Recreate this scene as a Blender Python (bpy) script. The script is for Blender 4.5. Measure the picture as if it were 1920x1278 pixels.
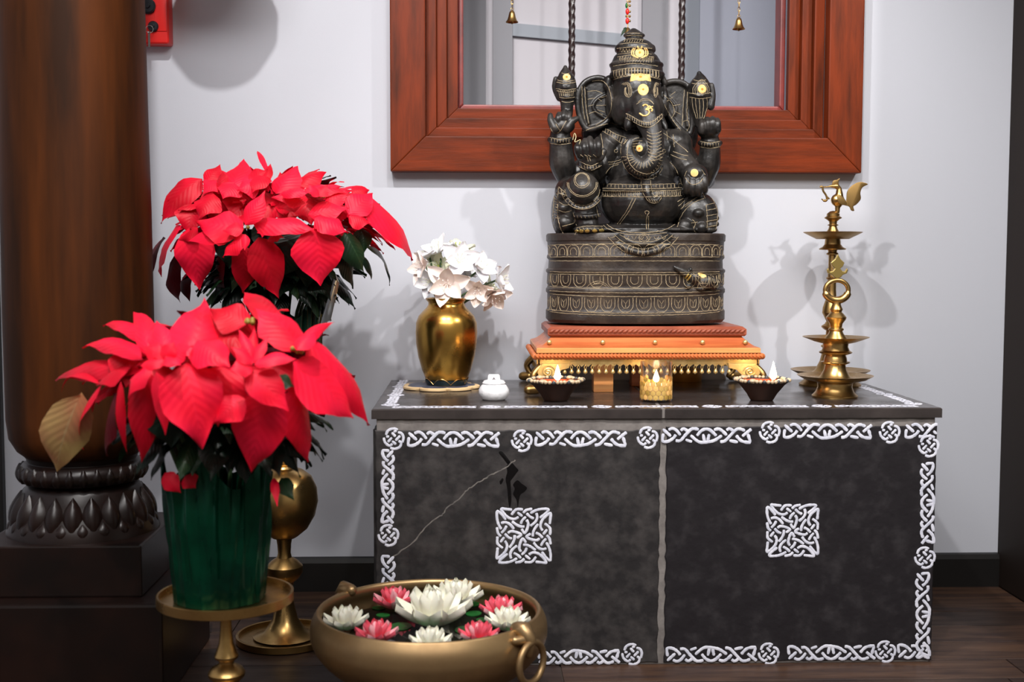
import bpy, bmesh, math, random
from mathutils import Vector, Matrix, noise
from mathutils.bvhtree import BVHTree
for o in list(bpy.data.objects): bpy.data.objects.remove(o)
SC = bpy.context.scene
COL = SC.collection
PI = math.pi
random.seed(7)

# ---------------------------------------------------------------- camera
CX, CY, CZ, YAW, PIT, ROL, FPX = .2082, -2.5197, .8618, .0332, .0682, .0017, 2282.5
FW = Vector((math.sin(YAW)*math.cos(PIT), math.cos(YAW)*math.cos(PIT), -math.sin(PIT)))
RT0 = Vector((math.cos(YAW), -math.sin(YAW), 0)); UP0 = RT0.cross(FW)
RT = RT0*math.cos(ROL) + UP0*math.sin(ROL); UP = -RT0*math.sin(ROL) + UP0*math.cos(ROL)
CAM = Vector((CX, CY, CZ))
cd = bpy.data.cameras.new('camera'); cam = bpy.data.objects.new('camera', cd); COL.objects.link(cam)
m = Matrix((RT, UP, -FW)).transposed().to_4x4(); m.translation = CAM; cam.matrix_world = m
cd.sensor_width = 36; cd.lens = FPX/1920*36; cd.clip_start = .05
cd.dof.use_dof = True; cd.dof.focus_distance = 2.86; cd.dof.aperture_fstop = 3.6
SC.camera = cam
def ray(px, py):
    return (FW*FPX + RT*(px-960) - UP*(py-639)).normalized()
def at(px, py, Y=None, Z=None, X=None):
    d = ray(px, py)
    if Y is not None: k = (Y-CAM.y)/d.y
    elif Z is not None: k = (Z-CAM.z)/d.z
    else: k = (X-CAM.x)/d.x
    return CAM + d*k
def mpp(Y):                                   # metres per photo pixel at depth Y
    return (Y-CAM.y)/FPX

# ---------------------------------------------------------------- world, lights, exposure
w = bpy.data.worlds.new('world'); SC.world = w; w.use_nodes = True
bg = w.node_tree.nodes['Background']; bg.inputs[0].default_value = (1, .93, .86, 1); bg.inputs[1].default_value = .24
def spot(name, loc, to, power, col=(1, .97, .95), ang=120, rad=.035, blend=.6):
    l = bpy.data.lights.new(name, 'SPOT'); l.energy = power; l.color = col; l.spot_size = math.radians(ang)
    l.spot_blend = blend; l.shadow_soft_size = rad
    o = bpy.data.objects.new(name, l); COL.objects.link(o); o.location = loc
    o.rotation_euler = (Vector(to)-Vector(loc)).to_track_quat('-Z', 'Y').to_euler()
    return o
spot('ceiling_spot', (-.18, -1.2, 2.65), (-.2, .5, .7), 100, ang=110)
spot('ceiling_spot', (.5, -1.2, 2.65), (.8, .5, .8), 78, ang=56, blend=.8)
spot('ceiling_spot', (2.0, -1.2, 2.65), (1.15, .5, .8), 112, ang=64, blend=.8)
al = bpy.data.lights.new('soft_fill', 'AREA'); al.shape = 'RECTANGLE'; al.size = 2.4; al.size_y = 1.2; al.energy = 88; al.color = (1, .98, .97)  # added area light that softens shadows and lifts the front faces
ao = bpy.data.objects.new('soft_fill', al); COL.objects.link(ao); ao.location = (.2, -2.05, 2.65)
ao.rotation_euler = (Vector((.4, .4, .7))-Vector(ao.location)).to_track_quat('-Z', 'Y').to_euler()
SC.view_settings.view_transform = 'Standard'; SC.view_settings.look = 'None'
SC.view_settings.gamma = 1; SC.view_settings.use_curve_mapping = False; SC.view_settings.exposure = 0.24

# ---------------------------------------------------------------- helpers: things
def prop(o, label=None, cat=None, group=None, kind=None):
    if label: o['label'] = label
    if cat: o['category'] = cat
    if group: o['group'] = group
    if kind: o['kind'] = kind
    return o
def thing(name, label, cat, loc=(0, 0, 0), rz=0, group=None):
    o = bpy.data.objects.new(name, None); COL.objects.link(o); o.empty_display_size = .02
    o.location = loc; o.rotation_euler = (0, 0, rz)
    return prop(o, label, cat, group)
def link(name, me, parent=None, loc=None, rot=None, label=None):
    o = bpy.data.objects.new(name, me); COL.objects.link(o)
    if parent: o.parent = parent
    if loc is not None: o.location = loc
    if rot is not None: o.rotation_euler = rot
    if label: o['label'] = label
    return o
def copy_tree(o, parent=None):
    c = o.copy(); COL.objects.link(c); c.parent = parent
    for ch in o.children: copy_tree(ch, c)
    return c

# ---------------------------------------------------------------- helpers: meshes
class MB:
    def __init__(s): s.v = []; s.f = []; s.uv = None
    def add(s, v, f, M=None):
        n = len(s.v)
        s.v += [tuple(M @ Vector(p)) if M else tuple(p) for p in v]
        s.f += [tuple(i+n for i in q) for q in f]
        return s
    def box(s, a, b, M=None):
        (x0, y0, z0), (x1, y1, z1) = a, b
        return s.add([(x0,y0,z0),(x1,y0,z0),(x1,y1,z0),(x0,y1,z0),(x0,y0,z1),(x1,y0,z1),(x1,y1,z1),(x0,y1,z1)],
              [(0,3,2,1),(4,5,6,7),(0,1,5,4),(1,2,6,5),(2,3,7,6),(3,0,4,7)], M)
    def lathe(s, prof, seg=48, M=None, caps=True, sx=1, sy=1, fn=None):
        v = []; f = []; n = len(prof)
        for i in range(seg):
            a = 2*PI*i/seg; c, d = math.cos(a), math.sin(a)
            for (r, z) in prof:
                rr = r*fn(a, z) if fn else r
                v.append((rr*c*sx, rr*d*sy, z))
        for i in range(seg):
            j = (i+1) % seg
            for k in range(n-1): f.append((i*n+k, j*n+k, j*n+k+1, i*n+k+1))
        if caps:
            if prof[0][0] > 1e-6: f.append(tuple(i*n for i in range(seg))[::-1])
            if prof[-1][0] > 1e-6: f.append(tuple(i*n+n-1 for i in range(seg)))
        return s.add(v, f, M)
    def tube(s, pts, r, seg=10, M=None, closed=False, flat=1.0, flatn=None):
        pts = [Vector(p) for p in pts]; n = len(pts)
        rs = r if isinstance(r, (list, tuple)) else [r]*n
        v = []; f = []; prev = None
        for i in range(n):
            if closed: t = pts[(i+1) % n]-pts[i-1]
            else: t = pts[min(i+1, n-1)]-pts[max(i-1, 0)]
            if t.length < 1e-9: t = Vector((0, 0, 1))
            t.normalize()
            if flatn is not None:
                a = Vector(flatn); a = a - t*a.dot(t)
            elif prev is None:
                a = t.orthogonal()
            else: a = prev - t*prev.dot(t)
            if a.length < 1e-6: a = t.orthogonal()
            a.normalize(); prev = a; b = t.cross(a)
            for k in range(seg):
                q = 2*PI*k/seg
                v.append(pts[i]+a*(math.cos(q)*rs[i]*flat)+b*(math.sin(q)*rs[i]))
        for i in range(n if closed else n-1):
            j = (i+1) % n
            for k in range(seg):
                l = (k+1) % seg
                f.append((i*seg+k, i*seg+l, j*seg+l, j*seg+k))
        if not closed:
            f.append(tuple(range(seg))[::-1]); f.append(tuple((n-1)*seg+k for k in range(seg)))
        return s.add(v, f, M)
    def ball(s, c, r, seg=16, rings=10, M=None):
        rx, ry, rz = r if isinstance(r, (list, tuple)) else (r, r, r)
        prof = [(math.sin(PI*i/rings), -math.cos(PI*i/rings)) for i in range(rings+1)]
        v = [(c[0], c[1], c[2]-rz)]; f = []
        for i in range(1, rings):
            for k in range(seg):
                a = 2*PI*k/seg
                v.append((c[0]+rx*prof[i][0]*math.cos(a), c[1]+ry*prof[i][0]*math.sin(a), c[2]+rz*prof[i][1]))
        v.append((c[0], c[1], c[2]+rz)); T = len(v)-1
        for k in range(seg):
            l = (k+1) % seg
            f.append((0, 1+l, 1+k)); f.append((T, 1+(rings-2)*seg+k, 1+(rings-2)*seg+l))
            for i in range(rings-2): f.append((1+i*seg+k, 1+i*seg+l, 1+(i+1)*seg+l, 1+(i+1)*seg+k))
        return s.add(v, f, M)
    def capsule(s, pts, rs, seg=14, M=None):              # tube with rounded ends
        pts = [Vector(p) for p in pts]
        P = []; R = []
        d = (pts[0]-pts[1]).normalized(); e = (pts[-1]-pts[-2]).normalized()
        for a in (80, 60, 35): P.append(pts[0]+d*rs[0]*math.sin(math.radians(a))); R.append(rs[0]*math.cos(math.radians(a)))
        P += pts; R += list(rs)
        for a in (35, 60, 80): P.append(pts[-1]+e*rs[-1]*math.sin(math.radians(a))); R.append(rs[-1]*math.cos(math.radians(a)))
        return s.tube(P, R, seg, M)
    def prism(s, poly, y0, y1, M=None):                    # polygon in x,z extruded along y
        n = len(poly)
        v = [(x, y0, z) for x, z in poly]+[(x, y1, z) for x, z in poly]
        f = [tuple(range(n)), tuple(range(2*n-1, n-1, -1))]+[(i, i+n, (i+1) % n+n, (i+1) % n) for i in range(n)]
        return s.add(v, f, M)
    def mesh(s, name, mat, smooth=35, bevel=0, bseg=2):
        me = bpy.data.meshes.new(name); me.from_pydata(s.v, [], s.f)
        bm = bmesh.new(); bm.from_mesh(me)
        bmesh.ops.recalc_face_normals(bm, faces=bm.faces)
        if bevel:
            ed = [e for e in bm.edges if len(e.link_faces) == 2 and e.calc_face_angle(0) > .6]
            bmesh.ops.bevel(bm, geom=ed, offset=bevel, segments=bseg, affect='EDGES', profile=.6)
        if smooth:
            lim = math.radians(smooth)
            for f in bm.faces: f.smooth = True
            for e in bm.edges:
                if len(e.link_faces) == 2 and e.calc_face_angle(0) > lim: e.smooth = False
        bm.to_mesh(me); bm.free()
        me.materials.append(mat)
        return me
    def build(s, name, mat, parent=None, smooth=35, bevel=0, loc=None, rot=None, label=None, bseg=2):
        return link(name, s.mesh(name, mat, smooth, bevel, bseg), parent, loc, rot, label)
def T(x, y, z): return Matrix.Translation((x, y, z))
def rotto(d):                                               # matrix turning +Z to d
    return Vector(d).to_track_quat('Z', 'Y').to_matrix().to_4x4()
def smooth_line(P, n=6, closed=False):
    P = [Vector(p) for p in P]
    if len(P) < 3 and not closed: return [P[0].lerp(P[1], i/n) for i in range(n+1)]
    out = []; N = len(P); segs = N if closed else N-1
    for i in range(segs):
        if closed: a, b, c, d = P[i-1], P[i], P[(i+1) % N], P[(i+2) % N]
        else: a, b, c, d = P[max(i-1, 0)], P[i], P[i+1], P[min(i+2, N-1)]
        for k in range(n):
            t = k/n
            out.append(.5*((2*b)+(c-a)*t+(2*a-5*b+4*c-d)*t*t+(3*b-a-3*c+d)*t**3))
    if not closed: out.append(P[-1])
    return out

# ---------------------------------------------------------------- helpers: materials
def lin(c):
    return tuple(((x/255)/12.92 if x/255 <= .04045 else ((x/255+.055)/1.055)**2.4) for x in c)+(1,)
def mat(name, c, rough=.5, metal=0, c2=None, ns=8, stretch=(1, 1, 1), bump=0, bs=60, coat=0, emit=None, es=0, sub=0, trans=0, ior=1.45, lo=.35, hi=.65, detail=5, spec=.5, rvar=0):
    M = bpy.data.materials.new(name); M.use_nodes = True; N = M.node_tree.nodes; L = M.node_tree.links
    p = N['Principled BSDF']; p.inputs['Base Color'].default_value = lin(c); p.inputs['Roughness'].default_value = rough
    p.inputs['Metallic'].default_value = metal; p.inputs['Coat Weight'].default_value = coat; p.inputs['Specular IOR Level'].default_value = spec
    if emit: p.inputs['Emission Color'].default_value = lin(emit); p.inputs['Emission Strength'].default_value = es
    if trans: p.inputs['Transmission Weight'].default_value = trans; p.inputs['IOR'].default_value = ior
    if sub: p.inputs['Subsurface Weight'].default_value = sub; p.inputs['Subsurface Radius'].default_value = (.01, .006, .004)
    tc = N.new('ShaderNodeTexCoord'); mp = N.new('ShaderNodeMapping'); mp.inputs['Scale'].default_value = stretch
    L.new(tc.outputs['Object'], mp.inputs['Vector'])
    if c2 or rvar:
        nt = N.new('ShaderNodeTexNoise'); nt.inputs['Scale'].default_value = ns; nt.inputs['Detail'].default_value = detail; nt.inputs['Roughness'].default_value = .6
        L.new(mp.outputs[0], nt.inputs['Vector'])
        if c2:
            cr = N.new('ShaderNodeValToRGB'); cr.color_ramp.elements[0].position = lo; cr.color_ramp.elements[1].position = hi
            cr.color_ramp.elements[0].color = lin(c); cr.color_ramp.elements[1].color = lin(c2)
            L.new(nt.outputs['Fac'], cr.inputs[0]); L.new(cr.outputs[0], p.inputs['Base Color'])
        if rvar:
            mr = N.new('ShaderNodeMapRange'); mr.inputs[1].default_value = .3; mr.inputs[2].default_value = .7
            mr.inputs[3].default_value = max(0, rough-rvar); mr.inputs[4].default_value = rough+rvar
            L.new(nt.outputs['Fac'], mr.inputs[0]); L.new(mr.outputs[0], p.inputs['Roughness'])
    if bump:
        nb = N.new('ShaderNodeTexNoise'); nb.inputs['Scale'].default_value = bs; nb.inputs['Detail'].default_value = 6
        L.new(mp.outputs[0], nb.inputs['Vector'])
        bn = N.new('ShaderNodeBump'); bn.inputs['Strength'].default_value = bump; bn.inputs['Distance'].default_value = .002
        L.new(nb.outputs['Fac'], bn.inputs['Height']); L.new(bn.outputs[0], p.inputs['Normal'])
    return M
M_wall = mat('wall_paint', (196, 198, 206), .8, bump=.05, bs=250)
M_ceil = mat('ceiling_paint', (225, 223, 220), .8)
M_base = mat('baseboard_black', (22, 20, 19), .45)
M_sidew = mat('dark_panel', (32, 23, 18), .6, c2=(24, 17, 14), ns=3, stretch=(1, 1, .2), spec=.2)
M_frame = mat('mahogany', (126, 54, 26), .36, c2=(82, 38, 22), ns=5, stretch=(1, 1, 5), bump=.12, bs=40, coat=.15)
M_frameh = mat('mahogany_h', (126, 54, 26), .36, c2=(82, 38, 22), ns=5, stretch=(1, 1, 5), bump=.12, bs=40, coat=.15)
M_bead = mat('red_bead_wood', (140, 52, 46), .4, c2=(104, 36, 32), ns=12)
M_iron = mat('dark_iron', (38, 24, 24), .3, spec=.7)
M_slate = mat('slate', (38, 36, 37), .5, c2=(66, 62, 61), ns=20, bump=.5, bs=55, rvar=.1, detail=12, lo=.42, hi=.72, spec=.35)
M_slateb = mat('slate_dark', (31, 28, 31), .5, c2=(62, 58, 60), ns=20, bump=.45, bs=55, rvar=.1, detail=12, lo=.5, hi=1.0, spec=.35)
M_slatet = mat('slate_oiled', (64, 57, 55), .2, c2=(44, 39, 38), ns=7, bump=.25, bs=18, rvar=.12)
M_grout = mat('grout', (128, 122, 118), .85, c2=(104, 98, 95), ns=30, bump=.3, bs=120)
M_paint = mat('white_paint', (226, 226, 236), .6, c2=(196, 198, 212), ns=60, bump=.2, bs=200)
M_oil = mat('oil_stain', (12, 11, 12), .12)
M_crack = mat('crack_line', (120, 114, 108), .8, c2=(84, 80, 78), ns=80)
M_plank = mat('floor_wood', (78, 56, 42), .45, spec=.2, c2=(50, 37, 33), ns=4, stretch=(1, 9, 1), bump=.08, bs=30, rvar=.08)
M_plank2 = mat('floor_wood_dark', (64, 47, 37), .45, spec=.2, c2=(42, 32, 30), ns=4, stretch=(1, 9, 1), bump=.08, bs=30, rvar=.08)
M_sub = mat('floor_gap', (64, 54, 48), .9)
M_colw = mat('column_wood', (80, 40, 12), .6, c2=(42, 21, 7), ns=5, stretch=(2.6, 2.6, .25), bump=.06, bs=30, spec=.12)
M_cold = mat('column_dark_wood', (32, 16, 11), .36, c2=(18, 10, 8), ns=8, bump=.08, bs=50, spec=.4)
M_stone = mat('black_stone', (27, 25, 24), .38, c2=(66, 61, 57), ns=22, bump=.6, bs=70, rvar=.1, detail=10, lo=.46, hi=.8)
M_stone2 = mat('black_stone_base', (44, 36, 32), .46, c2=(88, 76, 64), ns=14, lo=.48, hi=.85, bump=.7, bs=90, detail=8)
M_chalk = mat('carved_line', (178, 160, 128), .85, c2=(128, 112, 88), ns=80)
M_paste = mat('sandal_paste', (242, 206, 138), .8, c2=(228, 184, 108), ns=90, bump=.2, bs=200)
M_kum = mat('kumkum', (214, 130, 40), .8)
M_gold = mat('gold_leaf', (214, 190, 110), .35, .5)
M_brass = mat('brass', (204, 168, 108), .32, 1, c2=(176, 140, 84), ns=18, rvar=.07)
M_brassd = mat('brass_dark', (180, 146, 92), .36, 1, c2=(150, 118, 70), ns=14, rvar=.08)
M_brassv = mat('brass_vase', (200, 156, 78), .27, 1, c2=(176, 134, 62), ns=5, rvar=.05)
M_bronze = mat('urli_bronze', (176, 146, 104), .4, .8, c2=(150, 122, 86), ns=9, rvar=.1, bump=.08, bs=30)
M_chow = mat('teak_orange', (212, 124, 70), .4, c2=(180, 90, 48), ns=6, stretch=(.6, 6, 8), bump=.08, bs=40, coat=.15)
M_chowl = mat('teak_light', (230, 166, 100), .4, c2=(208, 128, 70), ns=6, stretch=(.6, 6, 10), coat=.15)
M_chowd = mat('teak_red', (166, 88, 62), .45, c2=(136, 66, 46), ns=9)
M_gilt = mat('gilt_brass', (226, 196, 136), .36, .7, c2=(204, 170, 106), ns=30, bump=.3, bs=90)
M_clay = mat('terracotta_dark', (66, 38, 26), .55, c2=(48, 28, 20), ns=16)
M_clayr = mat('terracotta_red', (206, 92, 52), .5, c2=(184, 76, 44), ns=30)
M_pearl = mat('pearl_bead', (216, 198, 170), .35, c2=(186, 160, 126), ns=60)
M_beadd = mat('dark_bead', (70, 74, 78), .3)
M_wax = mat('wax', (245, 235, 215), .5, sub=.3)
M_flame = mat('flame', (255, 210, 140), .5, emit=(255, 216, 160), es=32)
def thin_glass():
    M = bpy.data.materials.new('glass'); M.use_nodes = True; N = M.node_tree.nodes; L = M.node_tree.links; N.remove(N['Principled BSDF'])
    t = N.new('ShaderNodeBsdfTransparent'); g = N.new('ShaderNodeBsdfGlossy'); g.inputs['Roughness'].default_value = .03; lw = N.new('ShaderNodeLayerWeight'); lw.inputs[0].default_value = .45; fr = N.new('ShaderNodeMath'); fr.operation = 'MULTIPLY'; fr.inputs[1].default_value = .6; L.new(lw.outputs['Facing'], fr.inputs[0])
    mx = N.new('ShaderNodeMixShader'); t.inputs[0].default_value = (1, .96, .92, 1); L.new(fr.outputs[0], mx.inputs[0]); L.new(t.outputs[0], mx.inputs[1]); L.new(g.outputs[0], mx.inputs[2]); L.new(mx.outputs[0], N['Material Output'].inputs[0]); return M
M_glass = thin_glass()
M_hex = mat('gold_foil', (232, 190, 112), .3, .6, emit=(255, 176, 84), es=.22)
M_wick = mat('wick', (40, 34, 30), .9)
M_porc = mat('white_soapstone', (236, 236, 238), .5, bump=.6, bs=90)
M_coast = mat('blue_inlay', (86, 92, 112), .4, c2=(52, 56, 70), ns=60)
M_coastw = mat('cream_wood', (222, 190, 142), .5)
M_petw = mat('white_petal', (244, 243, 246), .6, sub=.12)
M_petp = mat('blush_petal', (250, 236, 228), .6, sub=.12)
M_petc = mat('cream_petal', (228, 228, 206), .6, sub=.12)
M_gcen = mat('green_heart', (172, 182, 84), .6)
M_stem = mat('green_stem', (52, 78, 40), .5)
M_lotw = mat('lotus_white', (250, 248, 232), .55, sub=.15)
M_lotp = mat('lotus_pink', (244, 100, 120), .55, sub=.15)
M_lotp2 = mat('lotus_pale_pink', (252, 184, 192), .55, sub=.15)
M_lotg = mat('lotus_leaf', (28, 96, 40), .4)
M_water = mat('water', (30, 26, 24), .03, trans=.35, ior=1.33)
M_soil = mat('soil', (28, 20, 16), .95)
M_red = mat('red_plastic', (214, 34, 30), .35)
M_blackp = mat('black_plastic', (24, 26, 32), .35)
M_chrome = mat('key_steel', (190, 186, 180), .25, 1)
M_foil = mat('green_foil', (6, 84, 58), .24, .6, c2=(4, 48, 36), ns=8, bump=.25, bs=20)
M_foild = mat('green_foil_dark', (26, 58, 44), .25, .55, c2=(18, 40, 32), ns=8, bump=.3, bs=16)
def leafmat(name, c, c2, rib, rough=.5):
    M = bpy.data.materials.new(name); M.use_nodes = True; N = M.node_tree.nodes; L = M.node_tree.links; p = N['Principled BSDF']
    p.inputs['Roughness'].default_value = rough; p.inputs['Specular IOR Level'].default_value = .25
    uv = N.new('ShaderNodeUVMap'); sp = N.new('ShaderNodeSeparateXYZ'); L.new(uv.outputs[0], sp.inputs[0])
    ab = N.new('ShaderNodeMath'); ab.operation = 'ABSOLUTE'; L.new(sp.outputs[1], ab.inputs[0])      # |u|, 0 on the midrib
    # side veins: stripes of t - .35|u|
    k = N.new('ShaderNodeMath'); k.operation = 'MULTIPLY_ADD'; k.inputs[1].default_value = -.3; L.new(ab.outputs[0], k.inputs[0]); L.new(sp.outputs[0], k.inputs[2])
    s = N.new('ShaderNodeMath'); s.operation = 'MULTIPLY'; s.inputs[1].default_value = 62; L.new(k.outputs[0], s.inputs[0])
    sn = N.new('ShaderNodeMath'); sn.operation = 'SINE'; L.new(s.outputs[0], sn.inputs[0])
    b = N.new('ShaderNodeBump'); b.inputs['Strength'].default_value = .17; b.inputs['Distance'].default_value = .001
    L.new(sn.outputs[0], b.inputs['Height']); L.new(b.outputs[0], p.inputs['Normal'])
    tc = N.new('ShaderNodeTexCoord'); nt = N.new('ShaderNodeTexNoise'); nt.inputs['Scale'].default_value = 14; L.new(tc.outputs['Object'], nt.inputs['Vector'])
    cr = N.new('ShaderNodeValToRGB'); cr.color_ramp.elements[0].position = .35; cr.color_ramp.elements[1].position = .68
    cr.color_ramp.elements[0].color = lin(c); cr.color_ramp.elements[1].color = lin(c2); L.new(nt.outputs[0], cr.inputs[0])
    mx = N.new('ShaderNodeMix'); mx.data_type = 'RGBA'; mx.inputs[7].default_value = lin(rib)
    th = N.new('ShaderNodeMapRange'); th.inputs[1].default_value = .0; th.inputs[2].default_value = .06; th.inputs[3].default_value = .5; th.inputs[4].default_value = 0
    L.new(ab.outputs[0], th.inputs[0]); L.new(th.outputs[0], mx.inputs[0]); L.new(cr.outputs[0], mx.inputs[6]); L.new(mx.outputs[2], p.inputs['Base Color'])
    # a thin leaf lets some light through
    tr = N.new('ShaderNodeBsdfTranslucent'); L.new(mx.outputs[2], tr.inputs['Color']); ms = N.new('ShaderNodeMixShader'); ms.inputs[0].default_value = .12
    L.new(p.outputs[0], ms.inputs[1]); L.new(tr.outputs[0], ms.inputs[2]); L.new(ms.outputs[0], N['Material Output'].inputs[0])
    return M
M_br = leafmat('red_bract', (255, 26, 66), (246, 14, 46), (246, 30, 62))
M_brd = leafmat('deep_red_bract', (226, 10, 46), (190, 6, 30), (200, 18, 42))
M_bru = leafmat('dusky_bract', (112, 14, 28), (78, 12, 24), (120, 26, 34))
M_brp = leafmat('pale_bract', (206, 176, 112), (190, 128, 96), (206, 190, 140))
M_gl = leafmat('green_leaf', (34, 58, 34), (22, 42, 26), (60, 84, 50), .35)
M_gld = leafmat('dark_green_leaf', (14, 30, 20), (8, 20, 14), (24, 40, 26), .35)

# ================================================================ the room
A = .608; XR = 1.596; XL = -1.75; ZC = 2.75
def struct(o, label=None): o['kind'] = 'structure'; return o
b = MB().box((XL, -3.2, -.06), (XR+.5, A, -.004)); floor = struct(b.build('floor', M_sub))
pw = .118; row = 0; y = A
while y > -1.4:
    y1 = y; y0 = y-pw+.003; x = XL+.05-random.random()*.9
    if row == 0: x = -.9
    while x < XR:
        ln = random.uniform(.85, 1.25); x0 = max(x, XL); x1 = min(x+ln-.003, XR)
        if x1-x0 > .05:
            q = MB().box((x0, y0, -.004), (x1, y1, 0)); q.build('floor_plank', random.choice((M_plank, M_plank2)), floor, smooth=0, bevel=.0008, bseg=1)
        x += ln
    y -= pw; row += 1
# back wall with the window opening
WX0, WX1, WZ0, WZ1 = .005, 1.198, 1.078, 2.38
ix0, ix1, iz0, iz1 = WX0+.085, WX1-.085, WZ0+.085, WZ1-.085
b = MB().box((XL, A, -.06), (ix0, A+.14, ZC)).box((ix1, A, -.06), (XR+.5, A+.14, ZC)).box((ix0, A, -.06), (ix1, A+.14, iz0)).box((ix0, A, iz1), (ix1, A+.14, ZC))
struct(b.build('wall_back', M_wall, smooth=0))
b = MB().box((XR, -.25, 0), (XR+.12, A, ZC)); struct(b.build('wall_right', M_sidew, smooth=0, bevel=.004))
b = MB().box((XL-.1, -3.2, -.06), (XL, A+.14, ZC)); struct(b.build('wall_left', M_wall, smooth=0))
b = MB().box((XL-.1, -3.2, ZC), (XR+.5, A+.14, ZC+.08)); struct(b.build('ceiling', M_ceil, smooth=0))
bp = [(0, 0), (-.016, 0), (-.016, .074), (-.012, .086), (0, .088)]
b = MB(); b.add([(XL, A+p, z) for p, z in bp]+[(XR, A+p, z) for p, z in bp], [(0,1,2,3,4)[::-1], (5,6,7,8,9)]+[(i, (i+1) % 5, (i+1) % 5+5, i+5) for i in range(5)])
struct(b.build('baseboard_back', M_base, smooth=0))
b = MB().box((-1.01, A-.022, .088), (-.985, A, ZC)); struct(b.build('trim_1', M_base, smooth=0, bevel=.003))
# window: mitred boards stepping back into the wall
win = thing('window_1', 'wide stepped mahogany window frame with twisted iron bars above the altar', 'window', (0, 0, 0)); win['kind'] = 'structure'
def mitre(name, o, i, y0, y1, mt, bev=.002):
    (a0, a1, c0, c1), (b0, b1, d0, d1) = o, i
    for poly, mm in (([(a0, c0), (a1, c0), (b1, d0), (b0, d0)], mt[0]), ([(a1, c0), (a1, c1), (b1, d1), (b1, d0)], mt[1]),
                     ([(a1, c1), (a0, c1), (b0, d1), (b1, d1)], mt[0]), ([(a0, c1), (a0, c0), (b0, d0), (b0, d1)], mt[1])):
        MB().prism(poly, y0, y1).build(name, mm, win, smooth=0, bevel=bev)
def ins(r, d): return (r[0]+d, r[1]-d, r[2]+d, r[3]-d)
M_fh = mat('mahogany_rail', (118, 45, 14), .45, spec=.16, c2=(72, 29, 10), ns=5, stretch=(.8, 5, 7), bump=.12, bs=40, lo=.38, hi=.7)
M_fv = mat('mahogany_stile', (118, 45, 14), .45, spec=.16, c2=(72, 29, 10), ns=5, stretch=(7, 5, .8), bump=.12, bs=40, lo=.38, hi=.7)
R0 = (WX0, WX1, WZ0, WZ1); R1 = ins(R0, .088); R2 = ins(R1, .026); R3 = ins(R2, .026); R4 = ins(R3, .028); R5 = ins(R4, .014)
mitre('frame_board', R0, R1, A-.045, A-.0005, (M_fh, M_fv), .003)
mitre('frame_step', R1, R2, A+.0, A+.03, (M_fh, M_fv)); mitre('frame_step', R2, R3, A+.022, A+.05, (M_fh, M_fv)); mitre('frame_step', R3, R4, A+.044, A+.07, (M_fh, M_fv))
mitre('bead', R4, R5, A+.08, A+.14, (M_bead, M_bead), .004)
for px in (1072, 1278):
    x = at(px, 100, Y=A+.10).x; n = 420; b = MB()
    v = []; f = []
    for i in range(n+1):
        z = R5[2]-.01+(R5[3]-R5[2]+.02)*i/n; tw = z*2*PI/.024
        for k in range(12):
            a = 2*PI*k/12; r = .0085*(1+.11*math.cos(3*(a-tw/3)))
            v.append((x+r*math.cos(a), A+.10+r*math.sin(a), z))
    for i in range(n):
        for k in range(12): f.append((i*12+k, i*12+(k+1) % 12, (i+1)*12+(k+1) % 12, (i+1)*12+k))
    b.add(v, f); b.build('twisted_bar', M_iron, win, smooth=50)
# the lobby wall seen through the opening, with flat grey panels
YB = A+.42
lob = struct(MB().box((-.6, YB+.02, .8), (2.0, YB+.08, 2.7)).build('wall_beyond', mat('beyond_white', (184, 181, 187), .7), smooth=0))
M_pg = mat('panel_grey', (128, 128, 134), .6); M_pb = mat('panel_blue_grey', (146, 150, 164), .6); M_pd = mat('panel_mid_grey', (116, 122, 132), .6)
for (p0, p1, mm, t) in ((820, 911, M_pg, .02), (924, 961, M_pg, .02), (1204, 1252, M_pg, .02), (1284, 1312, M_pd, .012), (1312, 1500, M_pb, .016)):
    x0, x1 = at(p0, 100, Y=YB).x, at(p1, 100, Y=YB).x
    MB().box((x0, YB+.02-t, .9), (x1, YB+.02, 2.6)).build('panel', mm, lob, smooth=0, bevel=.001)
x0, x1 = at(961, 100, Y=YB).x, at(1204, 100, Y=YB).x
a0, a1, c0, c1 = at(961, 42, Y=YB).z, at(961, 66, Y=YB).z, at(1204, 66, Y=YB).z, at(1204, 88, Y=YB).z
MB().prism([(x0, a1), (x1, c1), (x1, c0), (x0, a0)], YB+.006, YB+.02).build('slant_shadow', mat('slant_shadow_grey', (138, 144, 153), .6), lob, smooth=0)  # slanted cast shadow, put in as a thin grey strip

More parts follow.
